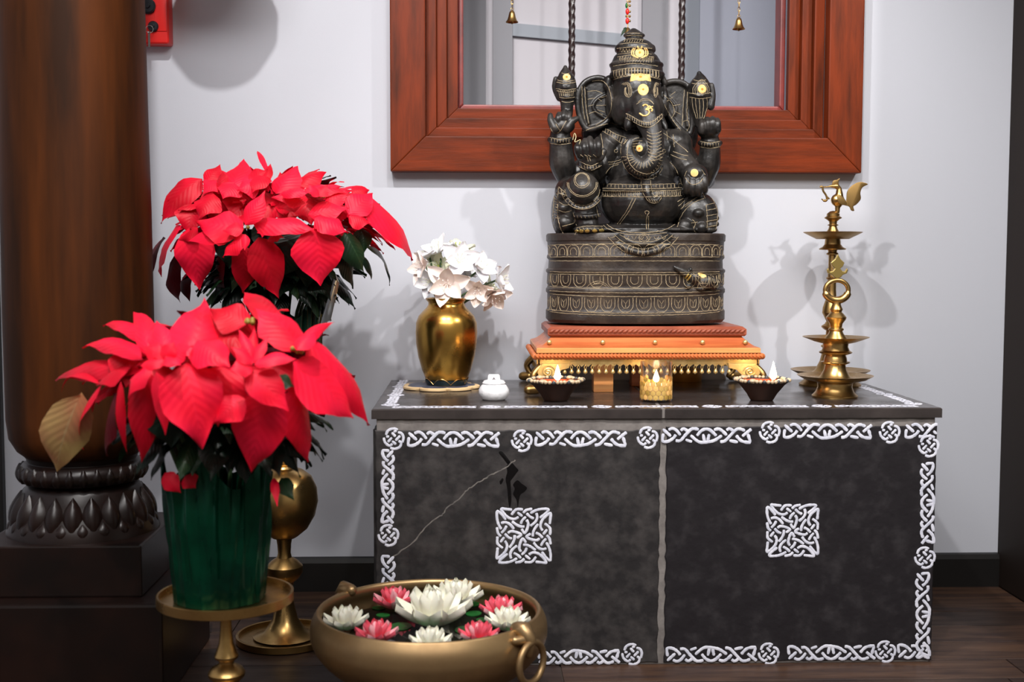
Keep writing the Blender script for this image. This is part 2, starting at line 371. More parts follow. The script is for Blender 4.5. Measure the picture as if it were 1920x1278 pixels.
# ================================================================ the slate altar
AW, AD, AH = 1.2, A-.002, .548
altar = thing('stone_altar', 'low black slate altar painted with white interlaced knots against the wall', 'altar', (0, 0, 0))
MB().box((.010, .0062, 0), (AW-.012, AD, AH-.021)).build('mortar_core', M_grout, altar, smooth=0, bevel=.002)
def slab(x0, x1, z0, z1, t, mt, name, M=None, jit=.0016, step=.012, seed=1):
    # rough-edged slate: jittered outline in x,z, thickness along y (front at 0)
    rnd = random.Random(seed); P = []
    def edge(a, b):
        n = max(2, int((Vector(b)-Vector(a)).length/step))
        for i in range(n):
            p = Vector(a).lerp(Vector(b), i/n); j = 0 if i == 0 else 1
            q = Vector((b[0]-a[0], b[1]-a[1])).normalized(); k = rnd.random()**2*jit*2*j
            P.append((p.x-q.y*k, p.y+q.x*k))
    edge((x0, z0), (x1, z0)); edge((x1, z0), (x1, z1)); edge((x1, z1), (x0, z1)); edge((x0, z1), (x0, z0))
    b = MB(); n = len(P); cx, cz = (x0+x1)/2, (z0+z1)/2
    ring = [(x, .0025, z) for x, z in P]; inner = [(x+(cx-x)*.008, 0, z+(cz-z)*.008) for x, z in P]; back = [(x, t, z) for x, z in P]
    v = inner+ring+back; f = [tuple(range(n))]
    for i in range(n):
        j = (i+1) % n; f += [(i, j, j+n, i+n), (i+n, j+n, j+2*n, i+2*n)]
    f.append(tuple(range(3*n-1, 2*n-1, -1)))
    b.add(v, f, M); return b.build(name, mt, altar, smooth=30)
YF = .003                                                    # front face of the front slabs
SX = .6095
MB().box((SX-.0035, .002, AH-.0205), (SX+.0035, AD, AH-.0012)).build('grout_joint', M_grout, altar, smooth=0)
#                                                  # the seam
fl = slab(.006, SX-.005, .004, .503, .012, M_slate, 'slate_tile', T(0, YF, 0), seed=3)
fr = slab(SX+.006, AW-.008, .004, .509, .012, M_slateb, 'slate_tile', T(0, YF, 0), seed=4)
TOPM = Matrix(((1, 0, 0, 0), (0, 0, 1, 0), (0, -1, 0, AH), (0, 0, 0, 1)))       # x,z -> x,y ; front(0) -> top
tl = slab(0, SX-.003, 0, AD-.001, .021, M_slatet, 'slate_tile', TOPM, .0009, seed=5); tr_ = slab(SX+.003, AW, 0, AD-.001, .021, M_slatet, 'slate_tile', TOPM, .0009, seed=6)
LM = Matrix(((0, 1, 0, .002), (-1, 0, 0, AD-.002), (0, 0, 1, 0), (0, 0, 0, 1)))
slab(.0, AD-.018, .004, .505, .011, M_slate, 'slate_tile', LM, seed=7)
RM = Matrix(((0, -1, 0, AW-.003), (1, 0, 0, .0165), (0, 0, 1, 0), (0, 0, 0, 1)))
slab(.0, AD-.02, .004, .505, .010, M_slate, 'slate_tile', RM, seed=8)

# painted interlace, brush strokes traced from the motifs
BRAID = [[(480,185),(580,275)],[(485,240),(478,335),(545,338),(610,298),(642,255)],[(550,195),(600,177),(650,200),(700,262)],[(705,205),(740,180),(795,212)],
 [(640,330),(700,328),(760,262),(830,190),(880,180),(930,192)],[(765,318),(845,345)],[(828,262),(900,325),(960,352),(1050,345),(1130,325),(1222,265)],[(908,268),(960,208),(1020,184),(1080,202),(1152,270)],
 [(985,248),(1005,345)],[(1062,248),(1042,335)],[(1122,195),(1180,183),(1230,210),(1282,262)],[(1280,200),(1320,180),(1372,215)],[(1200,345),(1260,332),(1330,262),(1400,192),(1450,183),(1512,205)],
 [(1315,328),(1422,350)],[(1400,265),(1450,320),(1500,345),(1585,355)],[(1478,275),(1530,232),(1592,185)],[(1548,245),(1580,352)]]
BRAID = [[((x-1030)/1140, (y-265)/1140) for x, y in s] for s in BRAID]            # unit length, y down
CIRC = [[(150,125),(170,84),(218,66),(262,76)],[(262,100),(298,112),(314,150),(304,196)],[(190,246),(230,256),(278,238),(292,200),(268,180)],[(130,150),(142,195),(182,226),(210,208)],
 [(205,102),(240,140)],[(208,182),(244,214)],[(168,192),(206,150)],[(240,178),(284,132)],[(152,142),(180,140)],[(222,96),(250,86)]]
CIRC = [[((x-222)/200, (y-160)/200) for x, y in s] for s in CIRC]
Q = [[(455,220),(360,210),(270,205),(310,275),(380,345),(450,375),(510,375),(568,342)],[(445,308),(490,245),(540,212),(642,215)],[(545,265),(632,332)],[(645,275),(700,225),(802,205)],[(702,280),(760,335),(828,372)],
 [(768,280),(850,235),(950,208),(1072,210),(1040,270),(930,358)],[(870,275),(886,350),(850,430),(768,497)],[(692,340),(630,400),(604,462)],[(452,418),(530,475),(600,505),(668,510)],[(700,392),(732,450),(712,550),(670,618),(618,545)]]
SQ = []
for k in range(4):
    c, s_ = math.cos(k*PI/2), math.sin(k*PI/2)
    SQ += [[(((x-655)*c-(y-665)*s_)/1000, ((x-655)*s_+(y-665)*c)/1000) for x, y in s] for s in Q]
def brush(name, strokes, to3, nrm, wd, rnd=.14, h=.0005, clip=None):
    b = MB(); R = random.Random(len(strokes)*7+int(wd*1e5))
    for s in strokes:
        L = smooth_line([Vector((x, y, 0)) for x, y in s], 5)
        if clip: L = [p for p in L if clip(p)]
        if len(L) < 2: continue
        P = [to3(p.x, p.y) for p in L]; n = len(P)
        rs = [wd/2*(1+rnd*(R.random()-.5)*2)*(.62 if i in (0, n-1) else 1) for i in range(n)]
        b.tube(P, rs, 8, flat=h/(wd/2), flatn=nrm)
    return b.build(name, M_paint, altar, smooth=60)
def front(px, py, Y=YF-.0002): return at(px, py, Y=Y)
def motif_front(S, name, cx, cy, size, vert=False, wd=.0064, clip=None, flip=False):
    k = size
    def to3(x, y):
        if flip: y = -y
        if vert: x, y = -y, x
        return front(cx+x*k, cy+y*k)
    brush(name, S, to3, (0, -1, 0), wd, clip=clip)
for cx, cy in ((738, 822), (978, 826), (1214, 820), (1443, 810), (1668, 810), (728, 1003), (1741, 836), (1734, 1045), (1185, 1226), (1441, 1225), (1660, 1221), (725, 1232), (940, 1232)):
    motif_front(CIRC, 'painted_roundel', cx, cy, 40, wd=.0053)
for x0, x1, y in ((763, 938, 823), (1002, 1176, 822), (1240, 1410, 816), (1468, 1636, 808), (1008, 1163, 1231), (1248, 1420, 1226), (1476, 1642, 1223), (752, 915, 1233)):
    motif_front(BRAID, 'painted_braid', (x0+x1)/2, y, x1-x0, flip=y > 1000)
motif_front(BRAID, 'painted_braid', 1780, 808, 168, clip=lambda p: p.x < -.13)
motif_front(BRAID, 'painted_braid', 1765, 1220, 166, clip=lambda p: p.x < -.13, flip=True)
for xa, ya, xb, yb in ((727, 842, 727, 982), (727, 1040, 728, 1195), (1741, 866, 1737, 1020), (1733, 1072, 1728, 1232)):
    motif_front(BRAID, 'painted_braid', (xa+xb)/2, (ya+yb)/2, yb-ya, vert=True, flip=xa > 1000)
motif_front(SQ, 'painted_square_knot', 982, 1004, 109.5, wd=.0055)
motif_front(SQ, 'painted_square_knot', 1486, 994, 104, wd=.0056)
# on the top surface
def motif_top(S, name, cx, cy, size, rot=0, wd=.0058):
    c, s_ = math.cos(rot), math.sin(rot)
    brush(name, S, lambda x, y: Vector((cx+(x*c-y*s_)*size, cy-(x*s_+y*c)*size, AH+.0002)), (0, 0, 1), wd)
for i in range(5):
    x = .13+i*.235
    motif_top(BRAID, 'painted_braid', x, .034, .178)
    if i < 4: motif_top(CIRC, 'painted_roundel', x+.1175, .034, .042)
for sx in (.034, AW-.036):
    for i in range(3):
        motif_top(BRAID, 'painted_braid', sx, .165+i*.185, .132, PI/2); motif_top(CIRC, 'painted_roundel', sx, .073+i*.185, .038)
# hairline crack and an oil stain on the left slab
R = random.Random(3)
cr = [(735, 1045), (775, 1015), (800, 985), (828, 965), (838, 952), (860, 935), (880, 915), (900, 902), (925, 888), (945, 878), (966, 862)]
L = smooth_line([front(x, y, YF-.0001) for x, y in cr], 6); L = [p+Vector((R.uniform(-1, 1)*.0012, 0, R.uniform(-1, 1)*.0012)) for p in L]
MB().tube(L, [.0011+.0007*R.random() for _ in L], 6, flat=.25, flatn=(0, -1, 0)).build('hairline_crack', M_crack, altar)
def blot(poly, name='oil_stain'):
    n = len(poly); P = smooth_line([Vector((x, y, 0)) for x, y in poly], 5, True)
    c = Vector((sum(p.x for p in P)/len(P), sum(p.y for p in P)/len(P), 0))
    v = [front(c.x, c.y, YF-.0004)]+[front(p.x, p.y, YF-.0001) for p in P]; k = len(P)
    b = MB().add(v, [(0, 1+i, 1+(i+1) % k) for i in range(k)]); b.build(name, M_oil, altar)
blot([(935, 848), (941, 846), (950, 856), (958, 868), (952, 870), (944, 860)])
blot([(950, 872), (960, 868), (967, 875), (972, 882), (962, 886), (958, 896), (957, 915), (959, 935), (956, 952), (953, 940), (951, 915), (948, 898), (951, 884)])
blot([(962, 908), (970, 900), (978, 906), (988, 914), (983, 922), (976, 927), (973, 938), (971, 951), (968, 936), (962, 926), (965, 916)])
blot([(937, 902), (942, 896), (944, 900), (939, 908)])

# ================================================================ carved wooden pedestal (chowki) under the statue
cw_f = .255                                                  # front of the lower moulding
TZ = AH
pl = at(1003, 668, Y=cw_f); pr = at(1430, 664, Y=cw_f)
cxm = (pl.x+pr.x)/2; hw = (pr.x-pl.x)/2; cy0, cy1 = cw_f, .575; cym = (cy0+cy1)/2; hd = (cy1-cy0)/2
zt = at(1200, 607, Y=.30).z
def zat(py, Y=cw_f): return at(1200, py, Y=Y).z
chow = thing('carved_pedestal', 'orange teak pedestal with gilt bell fringe and brass legs under the statue', 'pedestal', (cxm, cym, TZ))
def rectloft(levels, name, mt, bev=0):
    b = MB(); v = []; f = []
    for x, y, z in levels: v += [(-x, -y, z-TZ), (x, -y, z-TZ), (x, y, z-TZ), (-x, y, z-TZ)]
    for i in range(len(levels)-1):
        for k in range(4): f.append((i*4+k, i*4+(k+1) % 4, i*4+4+(k+1) % 4, i*4+4+k))
    f += [(3, 2, 1, 0), tuple(len(v)-4+k for k in range(4))]
    b.add(v, f); return b.build(name, mt, chow, smooth=25, bevel=bev)
tw, td = hw-.035, hd-.035
z1 = zat(630, .29); z0 = zat(612, .29)
rectloft([(tw, td, z1), (tw+.004, td+.004, z1+.004), (tw+.004, td+.004, z0-.006), (tw-.004, td-.004, z0)], 'top_board', M_chowd)
zb = zat(668); zm = zat(652)
lv = []
for i in range(9):
    t = i/8; e = .030*(1-math.sin(t*PI/2)**.8); lv.append((tw-.006+.0355-.0355*(t**.6), td-.006+.0355-.0355*(t**.6), zm+(z1-zm)*t))
rectloft(lv, 'cove_moulding', M_chow)
rectloft([(hw-.012, hd-.012, zb+.004), (hw-.004, hd-.004, zb+.008), (hw-.004, hd-.004, zm-.002), (hw-.006, hd-.006, zm)], 'lower_board', M_chowl)
# rope beading round the lower edge and along the top board
def beads(y, zc, half, n, r, name, mt, side=False):
    b = MB()
    for i in range(n):
        x = -half+(i+.5)*2*half/n
        if side: b.ball((y, x, zc-TZ), (r, half/n*1.25, r), 8, 6, )
        else: b.tube([(x-half/n*1.1, y, zc-TZ-r*.8), (x, y-r*.5, zc-TZ), (x+half/n*1.1, y, zc-TZ+r*.8)], [r*.35, r*.95, r*.35], 6)
    return b.build(name, mt, chow, smooth=60)
rz = zat(669)
for s in (1, -1):
    beads(-hd*s, rz+.001, hw, 62, .0072, 'rope_beading', M_chow); beads(-hw*s, rz+.001, hd, 44, .0072, 'rope_beading', M_chow, True)
beads(-td-.004, (z0+z1)/2+.001, tw, 40, .0042, 'carved_edge', M_chowd)
for i, px in enumerate((1030, 1130, 1228, 1317, 1397)):
    p = at(px, 641, Y=cw_f+.02); MB().lathe([(0, .004), (.003, .0035), (.0055, .001), (.0055, -.004)], 12, rotto((0, -1, .3))).build('brass_stud', M_gilt, chow, loc=(p.x-cxm, -hd+.0185, p.z-TZ))
# gilt apron on the four sides with hanging bells in front
za = rz-.006; az = zat(686)
def apron(half, M, n):
    P = [(-half, za-TZ), (half, za-TZ)]; k = n
    for i in range(k, 0, -1):
        x1 = -half+2*half*i/k; x0 = -half+2*half*(i-1)/k
        P += [(x1, az+.004-TZ), ((x0+x1)/2, az-.002-TZ)]
    P.append((-half, az+.004-TZ))
    b = MB().prism(P, -.0015, .0015, M); return b.build('gilt_apron', M_gilt, chow, smooth=0)
apron(hw-.012, T(0, -hd+.006, 0), 34); apron(hw-.012, T(0, hd-.006, 0), 34)
apron(hd-.012, T(-hw+.006, 0, 0) @ Matrix.Rotation(PI/2, 4, 'Z'), 24); apron(hd-.012, T(hw-.006, 0, 0) @ Matrix.Rotation(PI/2, 4, 'Z'), 24)
bell = MB(); bell.tube([(.0025*math.cos(a), 0, -.0065+.0045*math.sin(a)) for a in [2*PI*k/10 for k in range(10)]], .0009, 6, closed=True)
bell.tube([(0, 0, 0), (0, 0, -.003)], .0009, 6)
bell.lathe([(0, -.0105), (.0028, -.0115), (.0048, -.015), (.0052, -.0175), (.0045, -.020), (0, -.0205)], 10); bell.ball((0, 0, -.021), .0016, 6, 5)
bme = bell.mesh('bell', M_gilt)
bx0 = at(1059, 690, Y=cw_f).x-cxm; bx1 = at(1368, 690, Y=cw_f).x-cxm
for i in range(25): link('bell', bme, chow, (bx0+(bx1-bx0)*i/24, -hd+.004, az-TZ+.003))
# brass scroll legs: carved bracket then an S leg ending in a paw
for sx in (-1, 1):
    for sy in (-1, 1):
        leg = MB()
        X, Y_ = sx*(hw-.018), sy*(hd-.016)
        top = az-TZ+.006
        pts = [(X-sx*.01, Y_, top), (X+sx*.012, Y_+sy*.006, top-.016), (X+sx*.022, Y_+sy*.012, top-.032), (X+sx*.014, Y_+sy*.008, .022), (X+sx*.004, Y_+sy*.004, .014), (X+sx*.018, Y_+sy*.012, .0128), (X+sx*.032, Y_+sy*.018, .0122)]
        L = smooth_line(pts, 5); n = len(L)
        leg.capsule(L, [.010-.004*min(1, i/(n*.6)) + (.005 if i > n*.72 else 0) for i in range(n)], 12)
        lg = leg.build('leg', M_brassd, chow, smooth=60)
        # flat carved bracket behind the fringe corner
        br = MB(); o = [(0, 0), (.062, 0), (.060, -.010), (.044, -.014), (.030, -.026), (.014, -.034), (-.006, -.034), (-.012, -.022), (-.008, -.008)]
        P = [(X-sx*.0+(-sx)*x, top+z-.0) for x, z in o]
        yb_ = Y_+sy*.016; br.prism(P, yb_-.003, yb_+.003)
        sp = [(X-sx*(.012+.016*(1-k/26)*math.cos(k*.62)), yb_+sy*.003, top-.018+.014*(1-k/26)*math.sin(k*.62)) for k in range(25)]
        br.tube(sp, [.0019]*25, 6)
        br.build('scroll', M_gilt, lg, smooth=40)
# props under the pedestal
def prop_box(x0, x1, yb, yt, Yd, dep):
    a = at(x0, yb, Z=AH); Y0 = a.y; l = at(x0, yb, Y=Y0).x; r = at(x1, yb, Y=Y0).x; return l, r, Y0
l, r, Y0 = prop_box(1113, 1150, 735, 0, 0, 0)
pb = MB().box((l, Y0, AH), (r, Y0+.045, rz-.004)).build('support_block', M_chowl, None, smooth=0, bevel=.002)
prop(pb, 'orange wooden block propping the middle of the carved pedestal', 'block')
l, r, Y0 = prop_box(1184, 1207, 724, 0, 0, 0)
pb = MB().box((l, Y0, AH), (r, Y0+.04, rz-.004)).build('support_block', M_chow, None, smooth=0, bevel=.002)
prop(pb, 'darker wooden block behind the glass votive under the pedestal', 'block')
c = at(1291, 716, Z=AH); R_ = 30*mpp(c.y)
tb = MB().lathe([(R_*.96, 0), (R_, .004), (R_, .026), (R_*.97, .031), (0, .032)], 40).build('round_tin', mat('yellow_tin', (206, 150, 62), .45, .3, c2=(176, 118, 44), ns=12), None, loc=(c.x, c.y+R_*.9, AH))
prop(tb, 'shallow round yellow tin standing underneath the pedestal', 'tin')

# ================================================================ black stone Ganesha seated on a round base
SY = .42                                                    # depth of the statue's middle
sb = at(1190, 608, Y=SY)
st = thing('stone_statue', 'black stone elephant-headed deity statue with gold paste dots on a carved round base', 'statue', (sb.x, SY, zt))
def W3(px, py, y=0): return at(px, py, Y=SY+y)
def pr_(r, y=0): return r*mpp(SY+y)
LOC = Vector((sb.x, SY, zt))
def remeshed(b, vox, mt, name, parent, iters=2, fac=.5):
    me = bpy.data.meshes.new('tmp'); me.from_pydata(b.v, [], b.f)
    bm = bmesh.new(); bm.from_mesh(me); bmesh.ops.recalc_face_normals(bm, faces=bm.faces); bm.to_mesh(me); bm.free()
    o = bpy.data.objects.new('tmp', me); COL.objects.link(o)
    r = o.modifiers.new('r', 'REMESH'); r.mode = 'VOXEL'; r.voxel_size = vox
    s = o.modifiers.new('s', 'SMOOTH'); s.iterations = iters; s.factor = fac
    dg = bpy.context.evaluated_depsgraph_get(); ev = o.evaluated_get(dg)
    out = bpy.data.meshes.new_from_object(ev); bpy.data.objects.remove(o); bpy.data.meshes.remove(me)
    out.name = name; out.materials.clear(); out.materials.append(mt)
    for p in out.polygons: p.use_smooth = True
    return out
def superell(hx, hy, n, seg=96):
    P = []
    for i in range(seg):
        a = 2*PI*i/seg; c, s = math.cos(a), math.sin(a)
        P.append((hx*abs(c)**(2/n)*(1 if c > 0 else -1), hy*abs(s)**(2/n)*(1 if s > 0 else -1)))
    return P
# ---- base
hx = pr_(167.5); hy = .125
def zl(py): return at(1190, py, Y=SY-hy).z-zt
lev = [(612, .97), (606, 1), (590, 1), (588, .992), (585, .985), (557, .985), (554, 1.0), (548, 1.0), (545, .985), (541, .98), (538, .99), (518, .985), (515, 1.0), (511, 1.0), (508, .975), (492, .97), (488, .99), (484, .99), (481, .978), (457, .985), (455, .998), (444, 1.0), (441, .985)]
b = MB(); v = []; f = []; seg = 96; n = len(lev)
E0 = superell(1, 1, 2.5, seg)
bot = zl(612)
for py, s in lev:
    for x, y in E0: v.append((LOC.x+x*hx*s, SY+y*hy*s, zt+zl(py)-bot))
for i in range(n-1):
    for k in range(seg): f.append((i*seg+k, i*seg+(k+1) % seg, (i+1)*seg+(k+1) % seg, (i+1)*seg+k))
f += [tuple(range(seg))[::-1], tuple((n-1)*seg+k for k in range(seg))]
b.add(v, f)
base_top = zt+zl(441)-bot
bme_ = [tuple(Vector(p)) for p in b.v]; bfaces = list(b.f)
bb = MB().add(bme_, bfaces, T(*(-LOC))); bb.build('round_base', M_stone2, st, smooth=30)
# ---- body primitives in photo pixels + depth
B = MB()
def EL(px, py, y, rx, rz, ry): c = W3(px, py, y); B.ball(c, (pr_(rx, y), ry if ry < 1 else pr_(ry, y), pr_(rz, y)), 28, 18)
def TB(pts, n=5):
    P = smooth_line([W3(p[0], p[1], p[2]) for p in pts], n); Rr = smooth_line([Vector((pr_(p[3], p[2]), 0, 0)) for p in pts], n)
    B.capsule(P, [max(.002, q.x) for q in Rr], 16)
def PLATE(poly, y0, y1):
    P = [W3(x, y, (y0+y1)/2) for x, y in poly]; P = smooth_line(P, 4, True); B.prism([(p.x, p.z) for p in P], SY+y0, SY+y1)
def RING(poly, y, r, closed=True):
    P = smooth_line([W3(q[0], q[1], y if len(q) < 3 else q[2]) for q in poly], 5, closed); B.tube(P, pr_(r, y), 10, closed=closed)
# seat cushion and torso
EL(1195, 432, .0, 150, 14, .125)
EL(1203, 378, -.045, 79, 57, .085); EL(1204, 330, -.01, 70, 50, .075); EL(1203, 285, .01, 72, 48, .062)
EL(1150, 265, .01, 30, 26, .05); EL(1262, 268, .01, 32, 26, .05); EL(1203, 262, .015, 84, 26, .05)
EL(1200, 330, .07, 95, 100, .05)
# back slab tying the figure together
EL(1200, 250, .08, 110, 80, .035)
# head
EL(1194, 172, -.02, 46, 46, .068); EL(1196, 200, -.035, 43, 42, .062); EL(1175, 150, -.02, 24, 20, .06); EL(1214, 150, -.02, 24, 20, .06)
EL(1168, 205, -.03, 22, 32, .05); EL(1226, 205, -.03, 18, 30, .05)
# trunk with its curl, sweet in the curl, tusks
TB([(1208, 195, -.075, 30), (1214, 222, -.1, 25), (1222, 246, -.112, 20), (1227, 272, -.12, 18.5), (1224, 298, -.127, 18), (1206, 314, -.13, 17.5), (1186, 304, -.132, 15.5), (1177, 284, -.132, 13.5), (1181, 268, -.13, 11.5), (1191, 262, -.126, 10)])
EL(1202, 279, -.115, 17, 19, .025)
TB([(1238, 225, -.075, 9), (1246, 236, -.085, 6), (1249, 242, -.09, 3)]); TB([(1182, 222, -.085, 11), (1178, 236, -.09, 8)])
# garland lip band over the trunk root
RING([(1175, 215, -.085), (1186, 222, -.105), (1205, 233, -.128), (1222, 233, -.128), (1236, 222, -.108), (1242, 216, -.09)], -.1, 4.5, False)
# crown
cprof = [(48, 148), (51, 142), (51, 138), (48, 136), (48, 126), (50, 124), (50, 120), (46, 118), (44, 114), (40, 106), (37, 103), (33.5, 101), (33.5, 99), (37.5, 97), (38, 92), (37, 87), (33, 84), (29, 80), (24, 77), (19, 75), (16, 73), (16, 70), (20, 68.5), (20, 65), (15, 62), (13, 60), (9, 57), (3, 53)]
v = []; f = []; seg = 40
for r, py in cprof:
    t = (146-py)/92; c = W3(1195-7*t, py, -.022+.012*t); rr = pr_(r)
    for k in range(seg): a = 2*PI*k/seg; v.append((c.x+rr*math.cos(a), c.y+rr*.95*math.sin(a), c.z))
n = len(cprof)
for i in range(n-1):
    for k in range(seg): f.append((i*seg+k, i*seg+(k+1) % seg, (i+1)*seg+(k+1) % seg, (i+1)*seg+k))
f += [tuple(range(seg))[::-1], tuple((n-1)*seg+k for k in range(seg))]
B.add(v, f)
TB([(1142, 150, .0, 9), (1138, 162, .0, 8)]); TB([(1240, 145, .0, 7), (1246, 156, .0, 6)])
# ears: plate with a thick raised rim
EARL = [(1090, 162), (1105, 149), (1126, 146), (1143, 156), (1150, 180), (1150, 206), (1140, 226), (1118, 240), (1098, 240), (1086, 216), (1083, 186)]
EARR = [(1240, 164), (1253, 154), (1274, 153), (1290, 163), (1296, 186), (1298, 218), (1294, 250), (1278, 245), (1258, 222), (1246, 198), (1239, 182)]
for E_ in (EARL, EARR): PLATE(E_, .015, .055); RING(E_, .012, 5.5)
EL(1146, 192, .0, 10, 30, .03); EL(1244, 192, .0, 10, 30, .03)
RING([(1138, 176), (1120, 186), (1112, 200), (1122, 214), (1136, 222)], .014, 2.6, False); RING([(1246, 178), (1260, 190), (1268, 203), (1264, 216)], .014, 2.6, False)
RING([(1096, 166), (1097, 200), (1104, 232)], .012, 3.2, False); RING([(1290, 170), (1286, 205), (1289, 238)], .012, 3.2, False)
# rear arm on the viewer's left, with bud
TB([(1140, 268, .05, 26), (1100, 315, .05, 24), (1068, 330, .045, 22)]); TB([(1062, 335, .03, 18), (1054, 305, .02, 24), (1052, 278, .015, 22), (1050, 255, .01, 20)])
RING([(1030, 262, .01), (1050, 264, -.016), (1071, 262, .01), (1050, 260, .034)], .01, 4.5)
EL(1054, 236, .0, 24, 16, .026); TB([(1040, 240, -.02, 9), (1033, 226, -.015, 7), (1032, 216, -.01, 5)]); TB([(1064, 240, -.02, 9), (1072, 228, -.02, 7), (1082, 222, -.015, 5)])
for q in ((1046, 222), (1056, 218), (1066, 220)): TB([(q[0], q[1]+10, -.015, 6), (q[0], q[1], -.02, 5.5), (q[0]+2, q[1]-8, -.012, 5)])
TB([(1063, 215, .005, 11), (1063, 190, .005, 13), (1062, 178, .005, 17), (1061, 162, .005, 20), (1061, 150, .005, 18), (1060, 140, .005, 13), (1060, 132, .005, 8), (1060, 126, .005, 4)])
TB([(1042, 148, .01, 5), (1041, 165, .01, 6), (1048, 185, .01, 5)]); RING([(1043, 162, .0), (1061, 164, -.02), (1080, 161, .0)], 0, 3, False); RING([(1048, 180, .0), (1063, 182, -.016), (1077, 180, .0)], 0, 3, False)
# rear arm on the viewer's right, with conch
TB([(1268, 275, .05, 26), (1300, 320, .05, 24), (1322, 335, .045, 20)]); TB([(1322, 338, .03, 15), (1328, 310, .02, 22), (1331, 285, .015, 20), (1331, 262, .01, 18)])
RING([(1312, 268, .01), (1332, 271, -.014), (1351, 268, .01), (1332, 266, .03)], .01, 4.5)
EL(1329, 244, .0, 22, 17, .026)
for q in ((1316, 236), (1327, 232), (1337, 231), (1346, 234)): TB([(q[0], q[1]+10, -.02, 6.5), (q[0], q[1]-2, -.022, 6), (q[0]-1, q[1]-9, -.012, 5)])
TB([(1312, 232, .005, 9), (1311, 210, .004, 14), (1310, 190, .003, 18), (1311, 170, .003, 21), (1312, 155, .003, 18), (1312, 145, .003, 11), (1311, 138, .003, 5)])
RING([(1292, 177, .0), (1312, 180, -.022), (1334, 178, .0)], 0, 3.5, False); TB([(1334, 160, .0, 5), (1336, 178, .0, 6), (1333, 200, .0, 7)])
# front arm, viewer's left: raised palm with curled fingers
TB([(1142, 270, .0, 26), (1126, 305, -.03, 24), (1112, 326, -.045, 21)]); TB([(1112, 328, -.045, 20), (1106, 312, -.07, 20), (1104, 300, -.085, 20)])
RING([(1084, 308, -.07), (1106, 316, -.1), (1128, 308, -.075), (1108, 302, -.04)], -.07, 4)
EL(1104, 292, -.09, 24, 15, .022)
for (a, c, d) in (((1086, 290), (1082, 278), (1086, 270)), ((1098, 292), (1095, 276), (1097, 264)), ((1110, 290), (1108, 272), (1106, 260)), ((1121, 288), (1122, 272), (1121, 262))):
    TB([(a[0], a[1], -.108, 7), (c[0], c[1], -.112, 6.6), (d[0], d[1], -.098, 6)])
TB([(1126, 296, -.1, 7), (1132, 284, -.1, 6)])
# front arm, viewer's right: hand hanging over the knee
TB([(1272, 268, .0, 26), (1278, 298, -.035, 24), (1292, 318, -.06, 22)])
EL(1302, 326, -.075, 25, 20, .028)
for (a, d) in (((1288, 336), (1288, 358)), ((1299, 340), (1299, 363)), ((1310, 340), (1311, 363)), ((1320, 334), (1322, 356))):
    TB([(a[0], a[1], -.095, 7.5), ((a[0]+d[0])/2, (a[1]+d[1])/2, -.1, 7), (d[0], d[1], -.092, 6)])
EL(1302, 356, -.055, 26, 16, .028)
# raised knee and shin, viewer's left
EL(1092, 356, -.085, 33, 33, .05); EL(1062, 398, .0, 29, 52, .085); EL(1072, 360, -.02, 32, 30, .07)
RING([(1063, 372, -.11), (1076, 386, -.125), (1094, 391, -.13), (1112, 385, -.125), (1123, 370, -.11)], -.12, 4.5, False)
TB([(1096, 392, -.06, 26), (1098, 412, -.065, 24), (1102, 428, -.072, 22)]); RING([(1076, 405, -.085), (1100, 406, -.1), (1126, 402, -.085)], -.09, 4.5, False)
EL(1105, 430, -.09, 30, 9, .035)
EL(1058, 418, -.06, 20, 18, .03); EL(1056, 390, -.065, 17, 12, .025); EL(1055, 366, -.06, 14, 10, .025)
# folded leg, viewer's right, sole towards the viewer
EL(1308, 402, -.055, 38, 40, .035); EL(1300, 400, .01, 46, 42, .07)
EL(1284, 424, -.085, 15, 14, .018); EL(1315, 427, -.083, 11, 11, .015); EL(1309, 400, -.084, 11, 9, .014)
for i, (x, y) in enumerate(((1328, 389), (1334, 400), (1337, 411), (1337, 422), (1333, 432))):
    TB([(x-6, y, -.078, 5.2), (x+7, y-2, -.07, 4.8)])
# sash crescent falling over the base
RING([(1140, 441, -.1), (1165, 462, -.12), (1205, 474, -.126), (1245, 463, -.12), (1272, 441, -.1)], -.12, 6.5, False)
RING([(1160, 440, -.11), (1180, 452, -.122), (1206, 458, -.128), (1232, 452, -.122), (1254, 440, -.11)], -.12, 5, False)
PLATE([(1150, 440), (1180, 462), (1206, 470), (1235, 462), (1262, 440), (1206, 432)], -.124, -.09)
# belt, chains and belly pendant
def belly(x, y): return -.045-.085*math.sqrt(max(.02, 1-((x-1203)/80)**2-((y-378)/62)**2))
RING([(x, 355, belly(x, 355)-.001) for x in range(1132, 1282, 12)], -.1, 4, False)
TB([(1211, 334, -.105, 9), (1212, 348, -.125, 9), (1214, 362, -.135, 7.5), (1220, 374, -.137, 6), (1230, 376, -.135, 5), (1238, 368, -.13, 4)])
RING([(1170, 268, -.05), (1170, 295, -.075), (1180, 318, -.098), (1205, 332, -.105), (1230, 325, -.1), (1240, 310, -.085)], -.09, 5, False)
bod = remeshed(B, .0021, M_stone, 'figure', st, 1)
bod.transform(T(*(-LOC)))
fig = link('figure', bod, st)
